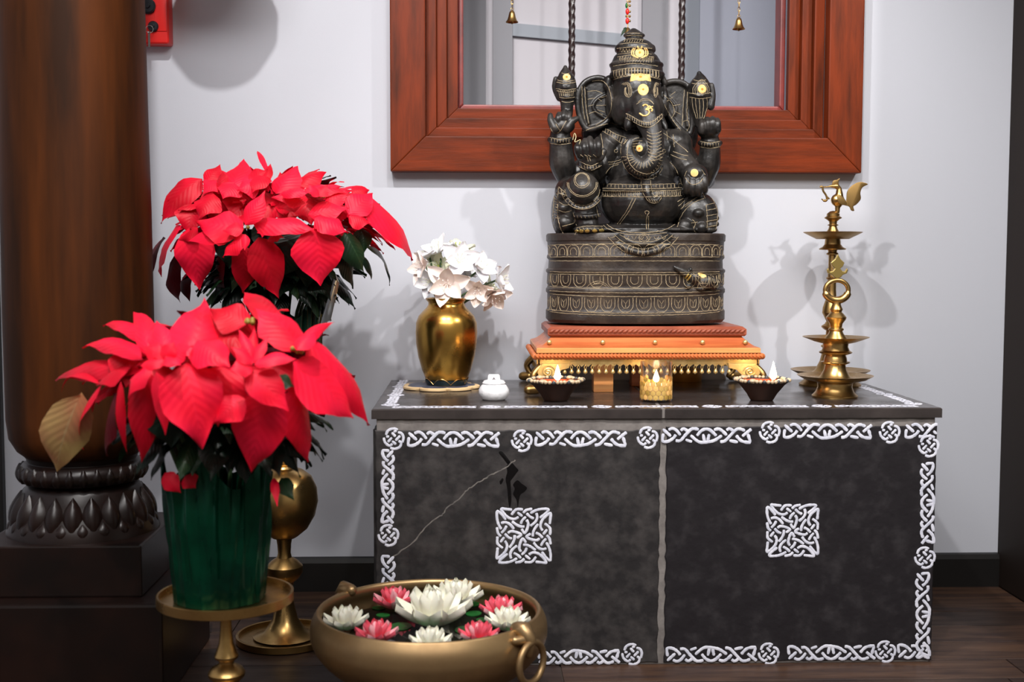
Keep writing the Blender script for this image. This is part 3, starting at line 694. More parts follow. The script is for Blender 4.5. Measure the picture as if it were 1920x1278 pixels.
# ---- mouse on the base
def basehit(px, py):
    return BV.ray_cast(CAM, ray(px, py))[0]
BV = BVHTree.FromPolygons([Vector(p) for p in bme_], bfaces)
mb = MB(); B_old = B; B = mb
def my_(px, py): return basehit(px, py).y-SY
my = 0
def EM(px, py, rx, rz, ry, o=0): EL(px, py, my_(px, py)+o, rx, rz, ry)
EM(1318, 528, 24, 14, .02); EM(1334, 532, 16, 13, .018, .004); EM(1302, 520, 13, 12, .018); EM(1284, 511, 11, 8, .014); TB([(1284, 511, my_(1284, 511)-.006, 7), (1273, 505, my_(1273, 505)-.008, 5), (1264, 500, my_(1264, 500)-.008, 3)])
EM(1290, 536, 7, 6, .01); EM(1313, 541, 10, 5, .012); EM(1294, 505, 4, 5, .010, -.006)
mm_ = remeshed(mb, .0018, M_stone, 'mouse', st); mm_.transform(T(*(-LOC))); link('mouse', mm_, st)
B = B_old
# ---- everything incised or painted is laid on the carved surface
BT = BVHTree.FromPolygons([Vector(vv.co)+LOC for vv in bod.vertices]+[Vector(p) for p in bme_]+[Vector(vv.co)+LOC for vv in mm_.vertices],
     [tuple(p.vertices) for p in bod.polygons]+[tuple(i+len(bod.vertices) for i in q) for q in bfaces]+[tuple(i+len(bod.vertices)+len(bme_) for i in p.vertices) for p in mm_.polygons])
def hit(px, py, off=.0):
    h, nrm, i, d = BT.ray_cast(CAM, ray(px, py))
    if h is None or h.y > A-.02: return None
    return h+nrm*off-LOC if nrm.dot(ray(px, py)) < 0 else h-LOC
ENG = MB(); RR = random.Random(11)
def inc(pts, r=.62, closed=False, sm=3, wob=.35):
    P2 = smooth_line([Vector((x, y, 0)) for x, y in pts], sm, closed)
    Q2 = []
    for i in range(len(P2)-1):
        a, c = P2[i], P2[i+1]; k = max(1, int((c-a).length/2.2))
        Q2 += [a.lerp(c, j/k) for j in range(k)]
    Q2.append(P2[-1])
    if closed: Q2.append(P2[0])
    run = []
    def flush():
        if len(run) > 1: ENG.tube(run, [r*mpp(SY)*(.75+.5*RR.random()) for _ in run], 5)
    for p in Q2:
        h = hit(p.x+RR.uniform(-wob, wob), p.y+RR.uniform(-wob, wob), .0001)
        if h is None or (run and (h-run[-1]).length > .018):
            flush(); run = []
            if h is None: continue
        run.append(h)
    flush()
def U(x, y, w, h, flip=1):
    return [(x-w, y-h*flip), (x-w, y+h*.3*flip), (x-w*.5, y+h*flip), (x, y+h*1.05*flip), (x+w*.5, y+h*flip), (x+w, y+h*.3*flip), (x+w, y-h*flip)]
def petals(y, h, n, flip, inner=True, line=()):
    for i in range(n):
        a = -1.32+2.64*i/(n-1); x = 1190+166*math.sin(a)/math.sin(1.42); w = 12.5*math.cos(a)*1.0+1.2
        dy = -5*(1-math.cos(a)) if y > 480 else 3*(1-math.cos(a))
        inc(U(x, y+dy, w, h, flip)); 
        if inner:
            inc(U(x, y+dy-h*.15*flip, w*.52, h*.62, flip), .5)
            if flip > 0 and y > 560: inc([(x, y+dy-2), (x, y+dy+5)], .5); inc([(x-w*.3, y+dy-8), (x, y+dy-2), (x+w*.3, y+dy-8)], .45)
    for ly in line:
        inc([(1190+165*math.sin(t), ly[0]+ly[1]*(1-math.cos(t))) for t in [-1.3+2.6*k/20 for k in range(21)]], .6)
petals(571, 13, 14, 1, line=((556, -8), (587, -10), (591, -10)))
petals(527, 11, 13, 1, line=((511, -3), (515, -3), (541, -5), (549, -6)))
petals(469, 10, 15, -1, line=((457, 3), (481, 1), (489, 0)))
inc([(1100, 538), (1110, 530), (1122, 527), (1134, 531), (1142, 538)]); inc([(1108, 536), (1122, 530), (1136, 536)], .5)
# crown ornaments
for y, dy, x0, x1 in ((141, 8, 1150, 1238), (127, 6, 1148, 1236), (119, 5, 1150, 1233), (103, 4, 1158, 1226), (99, 3, 1159, 1222), (88, 3, 1157, 1222), (80, 3, 1162, 1214), (73, 2, 1168, 1208), (66, 1.5, 1172, 1204), (62, 1, 1176, 1200)):
    inc([(x0+(x1-x0)*t, y-dy*math.sin(t*PI)+dy) for t in [k/10 for k in range(11)]], .6)
for i in range(15): x = 1153+i*5.7; dy = 6*(1-math.sin((i+.5)/15*PI)); inc([(x-2, 128+dy), (x-2, 138+dy), (x, 141+dy), (x+2, 138+dy), (x+2, 128+dy)], .55)
for i in range(13): x = 1161+i*5; inc([(x, 117), (x+2, 106)], .45); inc([(x+2.5, 115), (x+4.5, 108)], .4)
for i in range(10): x = 1163+i*5.6; inc([(x-2, 98), (x, 91), (x+2, 98)], .45)
for i in range(8): x = 1170+i*4.8; inc([(x, 79), (x+2, 75)], .45)
# face: eyes, brow, trunk rings
for cx, s in ((1175, 1), (1231, -1)):
    w = 1 if s > 0 else .6
    for k in (1, .72, .42): inc([(cx+s*(-9)*w*k, 160-4*k+2), (cx+s*2*w*k, 158-6*k+3), (cx+s*9*w*k, 166), (cx+s*8*w*k, 174+5*k), (cx+s*2*w*k, 174+8*k), (cx-s*4*w*k, 168+8*k), (cx-s*3*w*k, 164)], .6)
inc([(1197, 191), (1206, 185), (1216, 186), (1224, 192)]); inc([(1194, 195), (1206, 188), (1218, 189), (1226, 195)])
for dy in (-4, 4): inc([(1174, 217+dy), (1186, 223+dy), (1205, 233+dy), (1222, 233+dy), (1236, 222+dy), (1242, 216+dy)], .7)
for i in range(16): t = i/15; x = 1177+64*t; y = 217+17*math.sin(t*PI)-2*t; inc([(x, y-4), (x+.5, y+4)], .5)
for i in range(9): y = 249+i*6.2; inc([(1213+i*.3, y-2), (1222, y+2), (1232, y+1), (1240, y-3)], .55)
for i in range(15):
    a = -.35+i*.24; cx, cy = 1203, 288
    inc([(cx+17*math.cos(a), cy+14*math.sin(a)+2), (cx+29*math.cos(a+.12), cy+26*math.sin(a+.12)+2)], .5)
for i in range(4): inc([(1186, 262+i*4), (1194, 259+i*5), (1204, 258+i*6)], .45)
# ears
for p in ([(1110, 152), (1128, 151), (1140, 162), (1146, 182), (1146, 204), (1137, 221), (1117, 235)], [(1096, 162), (1098, 190), (1101, 215), (1105, 236)], [(1091, 162), (1092, 190), (1097, 224)], [(1101, 172), (1118, 170), (1130, 176)], [(1102, 186), (1116, 184)], [(1103, 199), (1114, 196)], [(1104, 214), (1116, 209), (1130, 216)], [(1120, 184), (1128, 190)], [(1118, 198), (1136, 197)], [(1120, 206), (1134, 210)], [(1126, 183), (1137, 180)],
          [(1244, 178), (1254, 186), (1262, 198), (1264, 212), (1258, 222)], [(1256, 180), (1266, 172)], [(1262, 198), (1276, 196)], [(1264, 208), (1276, 214)], [(1250, 190), (1262, 182)], [(1283, 168), (1281, 200), (1279, 236)], [(1289, 172), (1288, 205), (1289, 225)], [(1281, 228), (1290, 226), (1292, 238), (1286, 248)], [(1246, 196), (1252, 210), (1262, 226), (1276, 244)]): inc(p, .6)
# bud and conch
for y, x0, x1, d in ((150, 1045, 1078, 3), (154, 1044, 1079, 3), (166, 1042, 1080, 3), (170, 1044, 1079, 3), (182, 1049, 1077, 2), (190, 1053, 1075, 2), (137, 1053, 1067, 2)): inc([(x0, y), ((x0+x1)/2, y+d), (x1, y)], .6)
for i in range(8): x = 1047+i*4; inc([(x, 169), (1050+i*3.4, 180)], .55)
for y, x0, x1, d in ((150, 1301, 1323, 2), (156, 1297, 1327, 2), (174, 1292, 1332, 3), (182, 1293, 1333, 3)): inc([(x0, y), ((x0+x1)/2, y+d), (x1, y)], .6)
for x in (1298, 1304, 1311, 1318, 1325): inc([(x, 184), (x+1, 200), (1306+(x-1298)*.5, 222)], .6)
for k in (8, 12, 16): inc([(1316-k, 176), (1316-k, 164), (1316, 168-k*1.2), (1316+k*.8, 164), (1316+k*.8, 174)], .5)
# bracelets, palms
for ax, y, x0, x1 in ((0, 258, 1031, 1070), (0, 268, 1031, 1070), (0, 265, 1313, 1350), (0, 275, 1313, 1350)): inc([(x0, y), ((x0+x1)/2, y+3), (x1, y)], .65)
for i in range(7): inc([(1034+i*5.5, 260), (1034+i*5.5, 267)], .5); inc([(1316+i*5.2, 268), (1316+i*5.2, 275)], .5)
inc([(1032, 240), (1040, 250), (1050, 246), (1056, 236), (1062, 226)]); inc([(1050, 246), (1042, 232)]); inc([(1086, 302), (1108, 311), (1127, 302)]); inc([(1086, 312), (1106, 320), (1128, 310)])
for i in range(7): inc([(1090+i*5.5, 311-abs(i-3)*.5), (1091+i*5.5, 317-abs(i-3)*.6)], .5)
for x in (1088, 1096, 1102, 1112): inc([(x, 290), (x+6, 294)], .5)
inc([(1101, 295), (1103, 302)]); inc([(1105, 295), (1107, 302)])
# shoulder cloth, chest garland, sacred thread
for p in ([(1086, 250), (1110, 240), (1140, 232), (1152, 232), (1176, 245)], [(1130, 246), (1150, 258), (1168, 270), (1176, 262)], [(1134, 240), (1156, 252), (1174, 258)], [(1126, 248), (1130, 270), (1130, 290)], [(1166, 264), (1164, 285), (1168, 305), (1178, 322), (1196, 334), (1216, 336), (1234, 328), (1242, 314)], [(1178, 270), (1176, 290), (1182, 308), (1194, 320), (1212, 326), (1230, 320), (1238, 308)],
          [(1140, 304), (1152, 303), (1164, 299)], [(1142, 308), (1154, 307), (1166, 303)], [(1136, 325), (1144, 314), (1160, 308)], [(1244, 250), (1262, 262), (1290, 285)], [(1250, 246), (1252, 262)], [(1262, 252), (1264, 276)], [(1256, 304), (1268, 318), (1276, 340), (1280, 350)], [(1258, 290), (1272, 296), (1288, 300)], [(1262, 284), (1278, 290), (1290, 292)]): inc(p, .65)
for i in range(20):
    t = i/19*PI*1.05; cx, cy = 1205, 290; inc([(cx-31*math.cos(t)+1, cy+4+32*math.sin(t)), (cx-39*math.cos(t)+1, cy+4+42*math.sin(t))], .5)
for i in range(9): inc([(1136+i*4.6, 242+i*2.4), (1134+i*4.6, 249+i*2.6)], .5)
inc([(1155+3*math.cos(a), 283+3*math.sin(a)) for a in [k*.7 for k in range(9)]], .5); inc([(1245+3*math.cos(a), 283+3*math.sin(a)) for a in [k*.7 for k in range(9)]], .5)
# belt
for y in (345, 353, 357, 368): inc([(1130, y), (1160, y+.5), (1203, y+1), (1250, y), (1278, y-1)], .65)
for i in range(21):
    x = 1132+i*7
    if 1200 < x < 1226: continue
    inc([(x, 346), (x, 352)], .5); inc([(x+1, 358), (x, 366), (x+3, 367), (x+4, 358)], .5)
for k in (0, 5): inc([(1192-k*1.2, 372), (1180-k, 395), (1162-k, 420)], .6)
inc([(1211, 401), (1209, 397), (1213, 395), (1217, 398), (1214, 403), (1212, 412), (1212, 430)], .6); inc([(1216, 405), (1216, 430)], .55)
inc([(1124, 380), (1128, 405), (1142, 424), (1170, 434), (1206, 436), (1242, 432), (1266, 420), (1278, 404)], .7); inc([(1118, 384), (1123, 408), (1138, 428), (1170, 438), (1206, 440), (1250, 436)], .6)
inc([(1202, 334), (1203, 350), (1208, 366), (1218, 378), (1232, 380), (1240, 370)], .6); inc([(1220, 338), (1221, 352), (1226, 366), (1234, 368)], .6)
for i in range(5): inc([(1211+i*5, 370+i*1.5), (1215+i*4.5, 376+i)], .6)
# knee rings, folds, feet
for cx, cy, r in ((1091, 337, 12), (1091, 338, 14.5)): inc([(cx+r*math.cos(a), cy+r*math.sin(a)) for a in [k*PI/8 for k in range(16)]], .65, True)
for r in (26, 28.5): inc([(1092+r*math.cos(a), 342+r*.95*math.sin(a)) for a in [.0+k*PI/12 for k in range(13)]], .6)
for r in (33, 40): inc([(1092+r*math.cos(a), 352+r*math.sin(a)) for a in [.1+k*(PI-.2)/12 for k in range(13)]], .6)
for i in range(15): a = .25+i*(PI-.5)/14; inc([(1092+34*math.cos(a), 352+34*math.sin(a)), (1092+39*math.cos(a), 352+39*math.sin(a))], .5)
for p in ([(1040, 358), (1038, 385), (1037, 410), (1040, 430)], [(1047, 352), (1046, 380), (1046, 405), (1050, 425), (1056, 438)], [(1048, 362), (1060, 366)], [(1048, 378), (1056, 384), (1066, 384)], [(1048, 394), (1060, 398), (1072, 394)], [(1074, 398), (1078, 410), (1076, 418), (1054, 424)], [(1080, 420), (1082, 430), (1078, 440)], [(1082, 427), (1100, 424), (1130, 424)], [(1034, 408), (1050, 409)], [(1048, 350), (1056, 358), (1062, 362)]): inc(p, .65)
for i in range(9): inc([(1039, 362+i*5), (1045, 364+i*5)], .5)
for i in range(7): inc([(1086+i*7, 427), (1089+i*7, 431)], .5); inc([(1082+i*7, 404), (1084+i*7, 409)], .5)
for p in ([(1270, 425), (1280, 400), (1300, 380), (1320, 372)], [(1276, 392), (1290, 380), (1310, 368)], [(1298, 412), (1304, 418), (1300, 430), (1306, 436)], [(1296, 418), (1308, 416)], [(1324, 384), (1326, 404), (1326, 430)], [(1330, 366), (1340, 380), (1346, 400), (1342, 430)], [(1270, 378), (1284, 370)], [(1272, 386), (1284, 376)], [(1318, 362), (1322, 372)], [(1284, 388), (1298, 376)]): inc(p, .6)
for i in range(5): y = 384+i*10.5; inc([(1324, y), (1344, y-4)], .55)
for p in ([(1288, 338), (1294, 344), (1302, 346), (1312, 342), (1318, 334)], [(1288, 320), (1284, 330), (1290, 340)], [(1316, 318), (1322, 328)]): inc(p, .6)
# sash
for p in ([(1140, 444), (1165, 468), (1205, 482), (1248, 468), (1272, 444)], [(1152, 440), (1172, 456), (1205, 467), (1240, 456), (1262, 440)], [(1162, 440), (1182, 450), (1206, 454), (1232, 450), (1252, 440)]): inc(p, .6)
for i in range(13):
    t = -1+2*i/12; inc([(1206+52*t, 463-20*t*t), (1206+62*t, 476-30*t*t)], .5)
for r in (6, 10): inc([(1208+r*math.cos(a), 446+r*.8*math.sin(a)) for a in [k*PI/6 for k in range(12)]], .45, True)
for i in range(6): x = 1170+i*14; inc([(x, 445-abs(i-2.5)), (x+5, 449), (x+9, 444-abs(i-2.5))], .45)
# mouse
for p in ([(1300, 512), (1310, 520), (1322, 522)], [(1304, 520), (1312, 530), (1328, 532)], [(1330, 520), (1330, 540)], [(1338, 518), (1340, 540)], [(1344, 520), (1347, 540)], [(1310, 528), (1308, 540)], [(1318, 526), (1318, 542)]): inc(p, .55)
ENG.build('incised_lines', M_chalk, st, smooth=60)['kind'] = 'stuff'
# paste marks
def patch(poly, name, mt, off=.0009, closed=True, sm=4):
    P = smooth_line([Vector((x, y, 0)) for x, y in poly], sm, True) if sm else [Vector((x, y, 0)) for x, y in poly]
    c = sum(P, Vector())/len(P); b = MB(); rings = [0, .35, .7, .93, 1]; v = []
    hc = hit(c.x, c.y, off)
    if hc is None: return
    v.append(hc); k = len(P)
    for r in rings[1:]:
        for p in P:
            q = c.lerp(p, r); h = hit(q.x, q.y, off if r < 1 else -.0003)
            if h is None or (h-hc).length > .06: h = v[-1]
            v.append(h)
    f = [(0, 1+i, 1+(i+1) % k) for i in range(k)]
    for j in range(len(rings)-2):
        for i in range(k): f.append((1+j*k+i, 1+j*k+(i+1) % k, 1+(j+1)*k+(i+1) % k, 1+(j+1)*k+i))
    b.add(v, f); return b.build(name, mt, st, smooth=60)
def disc(cx, cy, rx, ry, name, mt, off=.0009, n=14):
    return patch([(cx+rx*math.cos(2*PI*i/n), cy+ry*math.sin(2*PI*i/n)) for i in range(n)], name, mt, off, sm=2)
for cx, cy, rx, ry in ((1062.5, 144.5, 7.5, 6.5), (1316.5, 167, 8, 8.5), (1206, 168, 10.5, 11), (1199.5, 99, 9, 8.5), (1199, 278, 6.5, 6.5), (1302, 324, 7.5, 7.5)):
    disc(cx, cy, rx, ry, 'paste_dot', M_paste)
    if ry != 7.5: disc(cx, cy, 2.2, 2.2, 'kumkum_dot', M_kum, .0014)
patch([(1183, 138), (1201, 137), (1219, 139), (1221, 153), (1201, 152), (1181, 153)], 'paste_band', M_paste, sm=0); disc(1201, 144, 3, 2.4, 'kumkum_dot', M_kum, .0014)
def pstroke(pts, r, name, mt):
    P = []
    for p in smooth_line([Vector((x, y, 0)) for x, y in pts], 5):
        h = hit(p.x, p.y, .0004)
        if h is not None: P.append(h)
    n = len(P)
    if n > 1: MB().tube(P, [r*mpp(SY)*(.6 if i in (0, n-1) else 1) for i in range(n)], 6).build(name, mt, st, smooth=60)
for p in ([(1205, 199), (1209, 196.5), (1214, 198), (1215, 202), (1211, 205.5), (1216, 207), (1217, 212), (1213, 216), (1206, 217), (1199, 212)], [(1215, 206), (1219, 203), (1223, 206), (1221, 209)], [(1217, 198.5), (1220, 201), (1224, 200)]): pstroke(p, 1.6, 'om_mark', M_paste)
for s in (-1, 1):
    for k in (10.5, 14): pstroke([(1199.5+s*3, 109), (1199.5+s*k, 104), (1199.5+s*k*1.05, 96), (1199.5+s*k*.8, 90)], 1.1, 'paste_petal', M_paste)
    pstroke([(1199.5+s*3, 91), (1199.5+s*4, 86)], 1.2, 'paste_petal', M_paste)
for i, x in enumerate((1081, 1090, 1101, 1115, 1128)): disc(x, 433.5-i*.4, 4.2+i*.2, 3, 'gilt_toe', M_gold)
for p in ([(1288, 526), (1296, 516)], [(1284, 522), (1291, 513)]): pstroke(p, 2, 'mouse_collar', M_gold)
patch([(1308, 512), (1318, 513), (1325, 518), (1316, 521)], 'mouse_saddle', M_paste)
# loop of pale thread on the raised hand
MB().tube(smooth_line([W3(1074, 262, -.115), W3(1077, 250, -.12), W3(1080, 256, -.12), W3(1078, 266, -.125), W3(1088, 262, -.13), W3(1086, 270, -.125)], 6), .0009, 6, T(*(-LOC))).build('thread', mat('thread', (206, 196, 150), .8), st)

# ================================================================ brass lamps on the altar
def px_lathe(prof, cx, Yd, ybase, zbase):                     # (half width px, y px) -> (r, z)
    k = mpp(Yd); return [(max(0, r*k), (ybase-y)*k) for r, y in prof]
def oil_lamp_parts(root, k, spec):
    for name, prof, mt in spec: MB().lathe([(r*k, -z*k) for r, z in prof], 56).build(name, mt, root, smooth=32)
f0 = at(1565, 744, Z=AH); kf = mpp(f0.y)
lampf = thing('brass_oil_lamp', 'shorter brass oil lamp with ring and pointed finial in front of the peacock lamp', 'oil lamp', (f0.x, f0.y, AH), group='brass oil lamps')
def seg_(name, prof, mt=M_brass, root=lampf, k=kf, zb=744, fn=None): return MB().lathe([(r*k, (zb-y)*k) for r, y in prof], 56, fn=fn).build(name, mt, root, smooth=32)
seg_('foot', [(0, 744), (42, 744), (43, 741), (36, 734), (32, 724), (33, 717), (36, 714), (0, 714)])
def scal(a, z): return 1
seg_('oil_tray', [(0, 713), (44, 713), (58, 710), (70, 703), (71, 702), (69, 702), (56, 707), (30, 709), (0, 709)])
seg_('stem', [(0, 709.5), (34, 709), (28, 704), (21, 692), (19, 682), (24, 679.5), (27, 678.5), (27, 676.5), (22, 676), (21, 669), (19, 664), (24, 662), (30, 660), (31, 658), (26, 655), (23, 648), (24, 641), (27, 638), (0, 637)])
seg_('oil_tray', [(0, 641), (28, 641), (40, 638), (61, 630), (62, 629), (60, 629), (36, 634), (0, 636)])
seg_('stem', [(0, 637), (22, 635), (19, 629), (14, 623), (12, 618), (14.5, 616), (14, 613.5), (11, 611), (12, 604), (18, 596), (19, 592), (14, 586), (10, 582), (11, 579), (12, 577), (10, 573), (8, 568), (8, 563), (0, 562)])
rg = MB()
oc = Vector((0, 0, (744-541)*kf))
rg.tube([oc+Vector((22*kf*math.cos(a), 0, 19*kf*math.sin(a))) for a in [2*PI*i/40 for i in range(40)]], [kf*(4.6+2.6*(1 if math.sin(2*PI*i/40) < -.3 else 0)) for i in range(40)], 10, closed=True)
rg.tube([oc+Vector((-27*kf, 0, -8*kf)), oc+Vector((-20*kf, 0, -12*kf)), oc+Vector((0, 0, -20*kf)), oc+Vector((20*kf, 0, -12*kf)), oc+Vector((27*kf, 0, -8*kf))], [kf, 3*kf, 5*kf, 3*kf, kf], 8)
rg.build('ring', M_brass, lampf, smooth=50)
fin = MB(); FP = [(0, 473), (5, 482), (13, 489), (10, 496), (5, 500), (9, 505), (14, 506), (18, 499), (20, 503), (18, 509), (10, 512), (7, 516), (0, 520)]
poly = [(x*kf, (744-y)*kf) for x, y in FP]+[(-x*kf, (744-y)*kf) for x, y in FP[-2:0:-1]]
fin.prism(poly, -.004, .004); fin.build('finial', mat('pale_brass', (214, 186, 112), .3, 1), lampf, smooth=0, bevel=.0012)
# the rear lamp: taller, two trays and a peacock
r0 = at(1556, 722, Z=AH); kr = mpp(r0.y)
lampr = thing('brass_oil_lamp', 'tall brass oil lamp topped by a peacock behind the ring lamp', 'oil lamp', (r0.x, r0.y, AH), group='brass oil lamps')
def segr(name, prof, mt=M_brassd): return MB().lathe([(r*kr, (722-y)*kr) for r, y in prof], 56).build(name, mt, lampr, smooth=32)
segr('foot', [(0, 722), (57, 722), (58, 719), (50, 713), (46, 706), (47, 702), (0, 702)])
segr('oil_tray', [(0, 703), (48, 703), (62, 699), (73, 693), (74, 692), (72, 692), (58, 697), (34, 699), (0, 699)])
segr('stem', [(0, 699), (36, 699), (28, 692), (20, 676), (16, 660), (14, 652), (18, 648), (18, 646), (13, 643), (10, 630), (9, 618), (14, 615), (18, 611), (18, 609), (12, 605), (9, 600), (13, 592), (17, 584), (16, 574), (12, 562), (9, 554), (8, 540), (8, 522), (10, 520), (11, 518), (8, 516), (7, 495), (7, 476), (11, 474), (11, 472), (8, 470), (9, 464), (0, 463)])
segr('collar', [(0, 466), (24, 465), (25, 463), (19, 460), (15, 455), (14, 446), (16, 440), (0, 438)])
segr('oil_tray', [(0, 443), (30, 445), (38, 441), (54, 433), (55, 432), (53, 431.5), (30, 433), (0, 434)])
segr('stem', [(0, 434), (12, 432), (8, 425), (7, 420), (10, 419.5), (10, 418), (7, 417), (7.5, 412), (12, 408), (16, 406), (16, 404.5), (12, 402), (12, 398), (10, 396), (6, 393), (0, 392)])
pk = bpy.data.objects.new('peacock', None); COL.objects.link(pk); pk.parent = lampr
def PV(px, py, y=0): return Vector(((px-1556)*kr*.99, y, (722-py)*kr))
Bk = MB()
Bk.capsule([PV(1564, 394), PV(1564, 386), PV(1566, 380)], [.006, .0065, .009], 10)
Bk.ball(PV(1564, 372), (13*kr, 9*kr, 12*kr), 20, 12)
Bk.capsule([PV(1565, 372), PV(1567, 360), PV(1566, 350), PV(1561, 346)], [11*kr, 7*kr, 5*kr, 5.5*kr], 12)
Bk.capsule([PV(1561, 346), PV(1550, 346), PV(1545, 347)], [5*kr, 2.6*kr, 1.4*kr], 10)
me_ = remeshed(Bk, .0016, M_brassd, 'body', pk); link('body', me_, pk)
def flat(name, pts, y0, y1, par=pk, mt=M_brassd):
    P = smooth_line([PV(x, y) for x, y in pts], 4, True); MB().prism([(p.x, p.z) for p in P], y0, y1).build(name, mt, par, smooth=30, bevel=.0006)
flat('crest', [(1553, 344), (1555, 336), (1562, 334), (1567, 331), (1565, 338), (1565, 344)], -.0015, .0015)
flat('tail', [(1572, 380), (1580, 374), (1582, 356), (1592, 344), (1606, 338), (1621, 342), (1611, 348), (1607, 358), (1608, 370), (1600, 380), (1594, 384), (1596, 392), (1590, 391), (1586, 384)], -.0022, .0022)
flat('wing', [(1560, 364), (1566, 363), (1574, 370), (1579, 380), (1570, 381), (1562, 376)], -10.5*kr, -9*kr); flat('wing', [(1560, 364), (1566, 363), (1574, 370), (1579, 380), (1570, 381), (1562, 376)], 9*kr, 10.5*kr)
Sn = MB().tube(smooth_line([PV(1529, 348), PV(1534, 347), PV(1536, 355), PV(1542, 364), PV(1543, 372), PV(1538, 373), PV(1533, 370)], 6), [.0014]*2+[.0026]*24+[.0032]*6+[.0016]*5, 8); Sn.tube([PV(1548, 347), PV(1534, 348)], .0018, 8); Sn.tube([PV(1542, 365), PV(1548, 370)], .0022, 8)
Sn.build('snake_in_beak', M_brassd, pk, smooth=50)

# ================================================================ vase on its scalloped coaster
c0 = at(833, 727, Z=AH); kv = mpp(c0.y); vy = c0.y
co = thing('scalloped_coaster', 'blue inlaid scalloped wooden coaster under the brass vase', 'coaster', (at(825, 735, Z=AH).x, vy, AH))
cr_ = 73*kv
def flower(a, z): return 1-.07*(1-abs(math.cos(3.5*a)))**2*2.2
MB().lathe([(cr_*.97, 0), (cr_, .002), (cr_, .006), (cr_*.97, .0075), (cr_*.9, .0078), (0, .0078)], 140, fn=flower).build('rim', M_coastw, co, smooth=40)
MB().lathe([(cr_*.88, .0076), (cr_*.87, .0084), (0, .0084)], 140, fn=flower).build('inlay', M_coast, co, smooth=40)
vz = AH+.0086
vase = thing('brass_vase', 'shiny brass vase with narrow rim holding white flowers on the coaster', 'vase', (at(836, 727, Z=vz).x, vy, vz))
VP = [(0, 728), (36, 728), (37, 725), (40, 715), (46, 700), (53, 675), (57, 650), (58, 630), (57, 612), (52, 599), (44, 590), (37, 583), (34, 578), (34, 573), (38, 569), (39, 566), (37, 565.5), (35, 568), (32, 573), (32, 579), (40, 591), (50, 605), (54, 630), (50, 665), (38, 712), (30, 722), (0, 723)]
MB().lathe([(r*kv, (728-y)*kv) for r, y in VP], 72, caps=False).build('body', M_brassv, vase, smooth=50)
b = MB()
for i in range(7):
    a0 = 2*PI*i/7
    pts = []
    for k in range(9):
        t = k/8; a = a0+(t-.5)*2*PI/7; z = (2.5+11*math.sin(t*PI))*kv; r = (37.2+.30*z/kv)*kv; pts.append((r*math.cos(a), r*math.sin(a), z))
    b.tube(pts, .0009, 6)
b.build('etched_scallops', M_brass, vase)
b = MB().lathe([(37.3*kv, .001), (38.0*kv, .004), (40.4*kv, .0135), (40.5*kv, .0135)], 72, caps=False); b.build('foot_band', mat('blue_green_patina', (44, 58, 60), .3, .6), vase)

# ---- white silk flowers
def petal_mesh(L, Wd, cup, mt, name='petal', tip=.35, curl=.25, nu=5, nt=8, wave=0):
    v = []; f = []; uvs = []
    for i in range(nt+1):
        t = i/nt; wd = Wd*math.sin(PI*min(1, t**.82*(.99)))**.75*(1-.25*t*tip)+.0006
        for j in range(nu+1):
            u = -1+2*j/nu
            x = L*t; z = cup*L*(t**1.5)*(.35+.0)+abs(u)**2*cup*Wd*.8 - curl*L*max(0, t-.6)**2*2 + wave*Wd*math.sin(t*9+u*3)*abs(u)
            v.append((x, wd*u, z)); uvs.append((t, u))
    for i in range(nt):
        for j in range(nu): a = i*(nu+1)+j; f.append((a, a+1, a+nu+2, a+nu+1))
    me = bpy.data.meshes.new(name); me.from_pydata(v, [], f); me.materials.append(mt)
    for p in me.polygons: p.use_smooth = True
    return me
PM = {}
for key, mt in (('w', M_petw), ('p', M_petp), ('c', M_petc)): PM[key] = [petal_mesh(1, .36, .42, mt, wave=.05, curl=.3, tip=.5, nu=6, nt=10), petal_mesh(.92, .33, .5, mt, wave=.07, curl=.15, tip=.5, nu=6, nt=10)]
stam = MB()
for i in range(6):
    a = i*PI/3; stam.tube([(0, 0, 0), (.1*math.cos(a), .1*math.sin(a), .3), (.2*math.cos(a), .2*math.sin(a), .5)], .012, 5); stam.ball((.2*math.cos(a), .2*math.sin(a), .52), .028, 6, 5)
stam.ball((0, 0, .05), (.12, .12, .1), 10, 6)
SM = {'w': stam.mesh('stamens', M_petc), 'p': stam.mesh('stamens', M_petp), 'c': stam.mesh('stamens', M_gcen)}
vtop = at(836, 566, Y=vy)
FL = [(818, 462, .03, 33, (-.45, -.45, .8), 'w', 'topmost left white silk flower above the brass vase'), (861, 462, .05, 34, (.1, -.2, .95), 'c', 'cream flower at the back top of the white bouquet'),
 (862, 485, -.02, 36, (.12, -.9, .35), 'w', 'bright white flower facing forward at the bouquet centre'), (784, 500, .0, 32, (-.85, -.5, .1), 'p', 'blush white flower facing the poinsettia on the bouquet left'),
 (836, 533, -.055, 40, (-.1, -.95, -.1), 'p', 'large blush flower drooping over the front of the vase rim'), (905, 498, -.01, 32, (.45, -.7, .5), 'w', 'white flower right of the bouquet centre'),
 (945, 524, .01, 34, (.9, -.35, .15), 'w', 'rightmost white flower facing the statue'), (895, 548, -.02, 29, (-.1, -.8, -.4), 'p', 'small blush flower hanging right of the vase neck'),
 (928, 560, -.005, 32, (.35, -.6, -.7), 'p', 'lowest peach tinted flower hanging on the bouquet right'), (800, 528, -.025, 29, (-.6, -.7, -.1), 'w', 'white flower on the lower left of the bouquet'),
 (925, 540, .045, 28, (.5, -.1, .3), 'c', 'greenish cream flower half hidden on the bouquet right'), (822, 497, .03, 29, (-.1, -.9, .2), 'c', 'greenish cream flower half hidden behind the front blooms'),
 (795, 474, .035, 28, (-.7, -.2, .7), 'w', 'white flower at the upper left back of the bouquet'), (880, 505, .04, 30, (.2, -.3, .9), 'w', 'white flower at the middle back of the bouquet')]
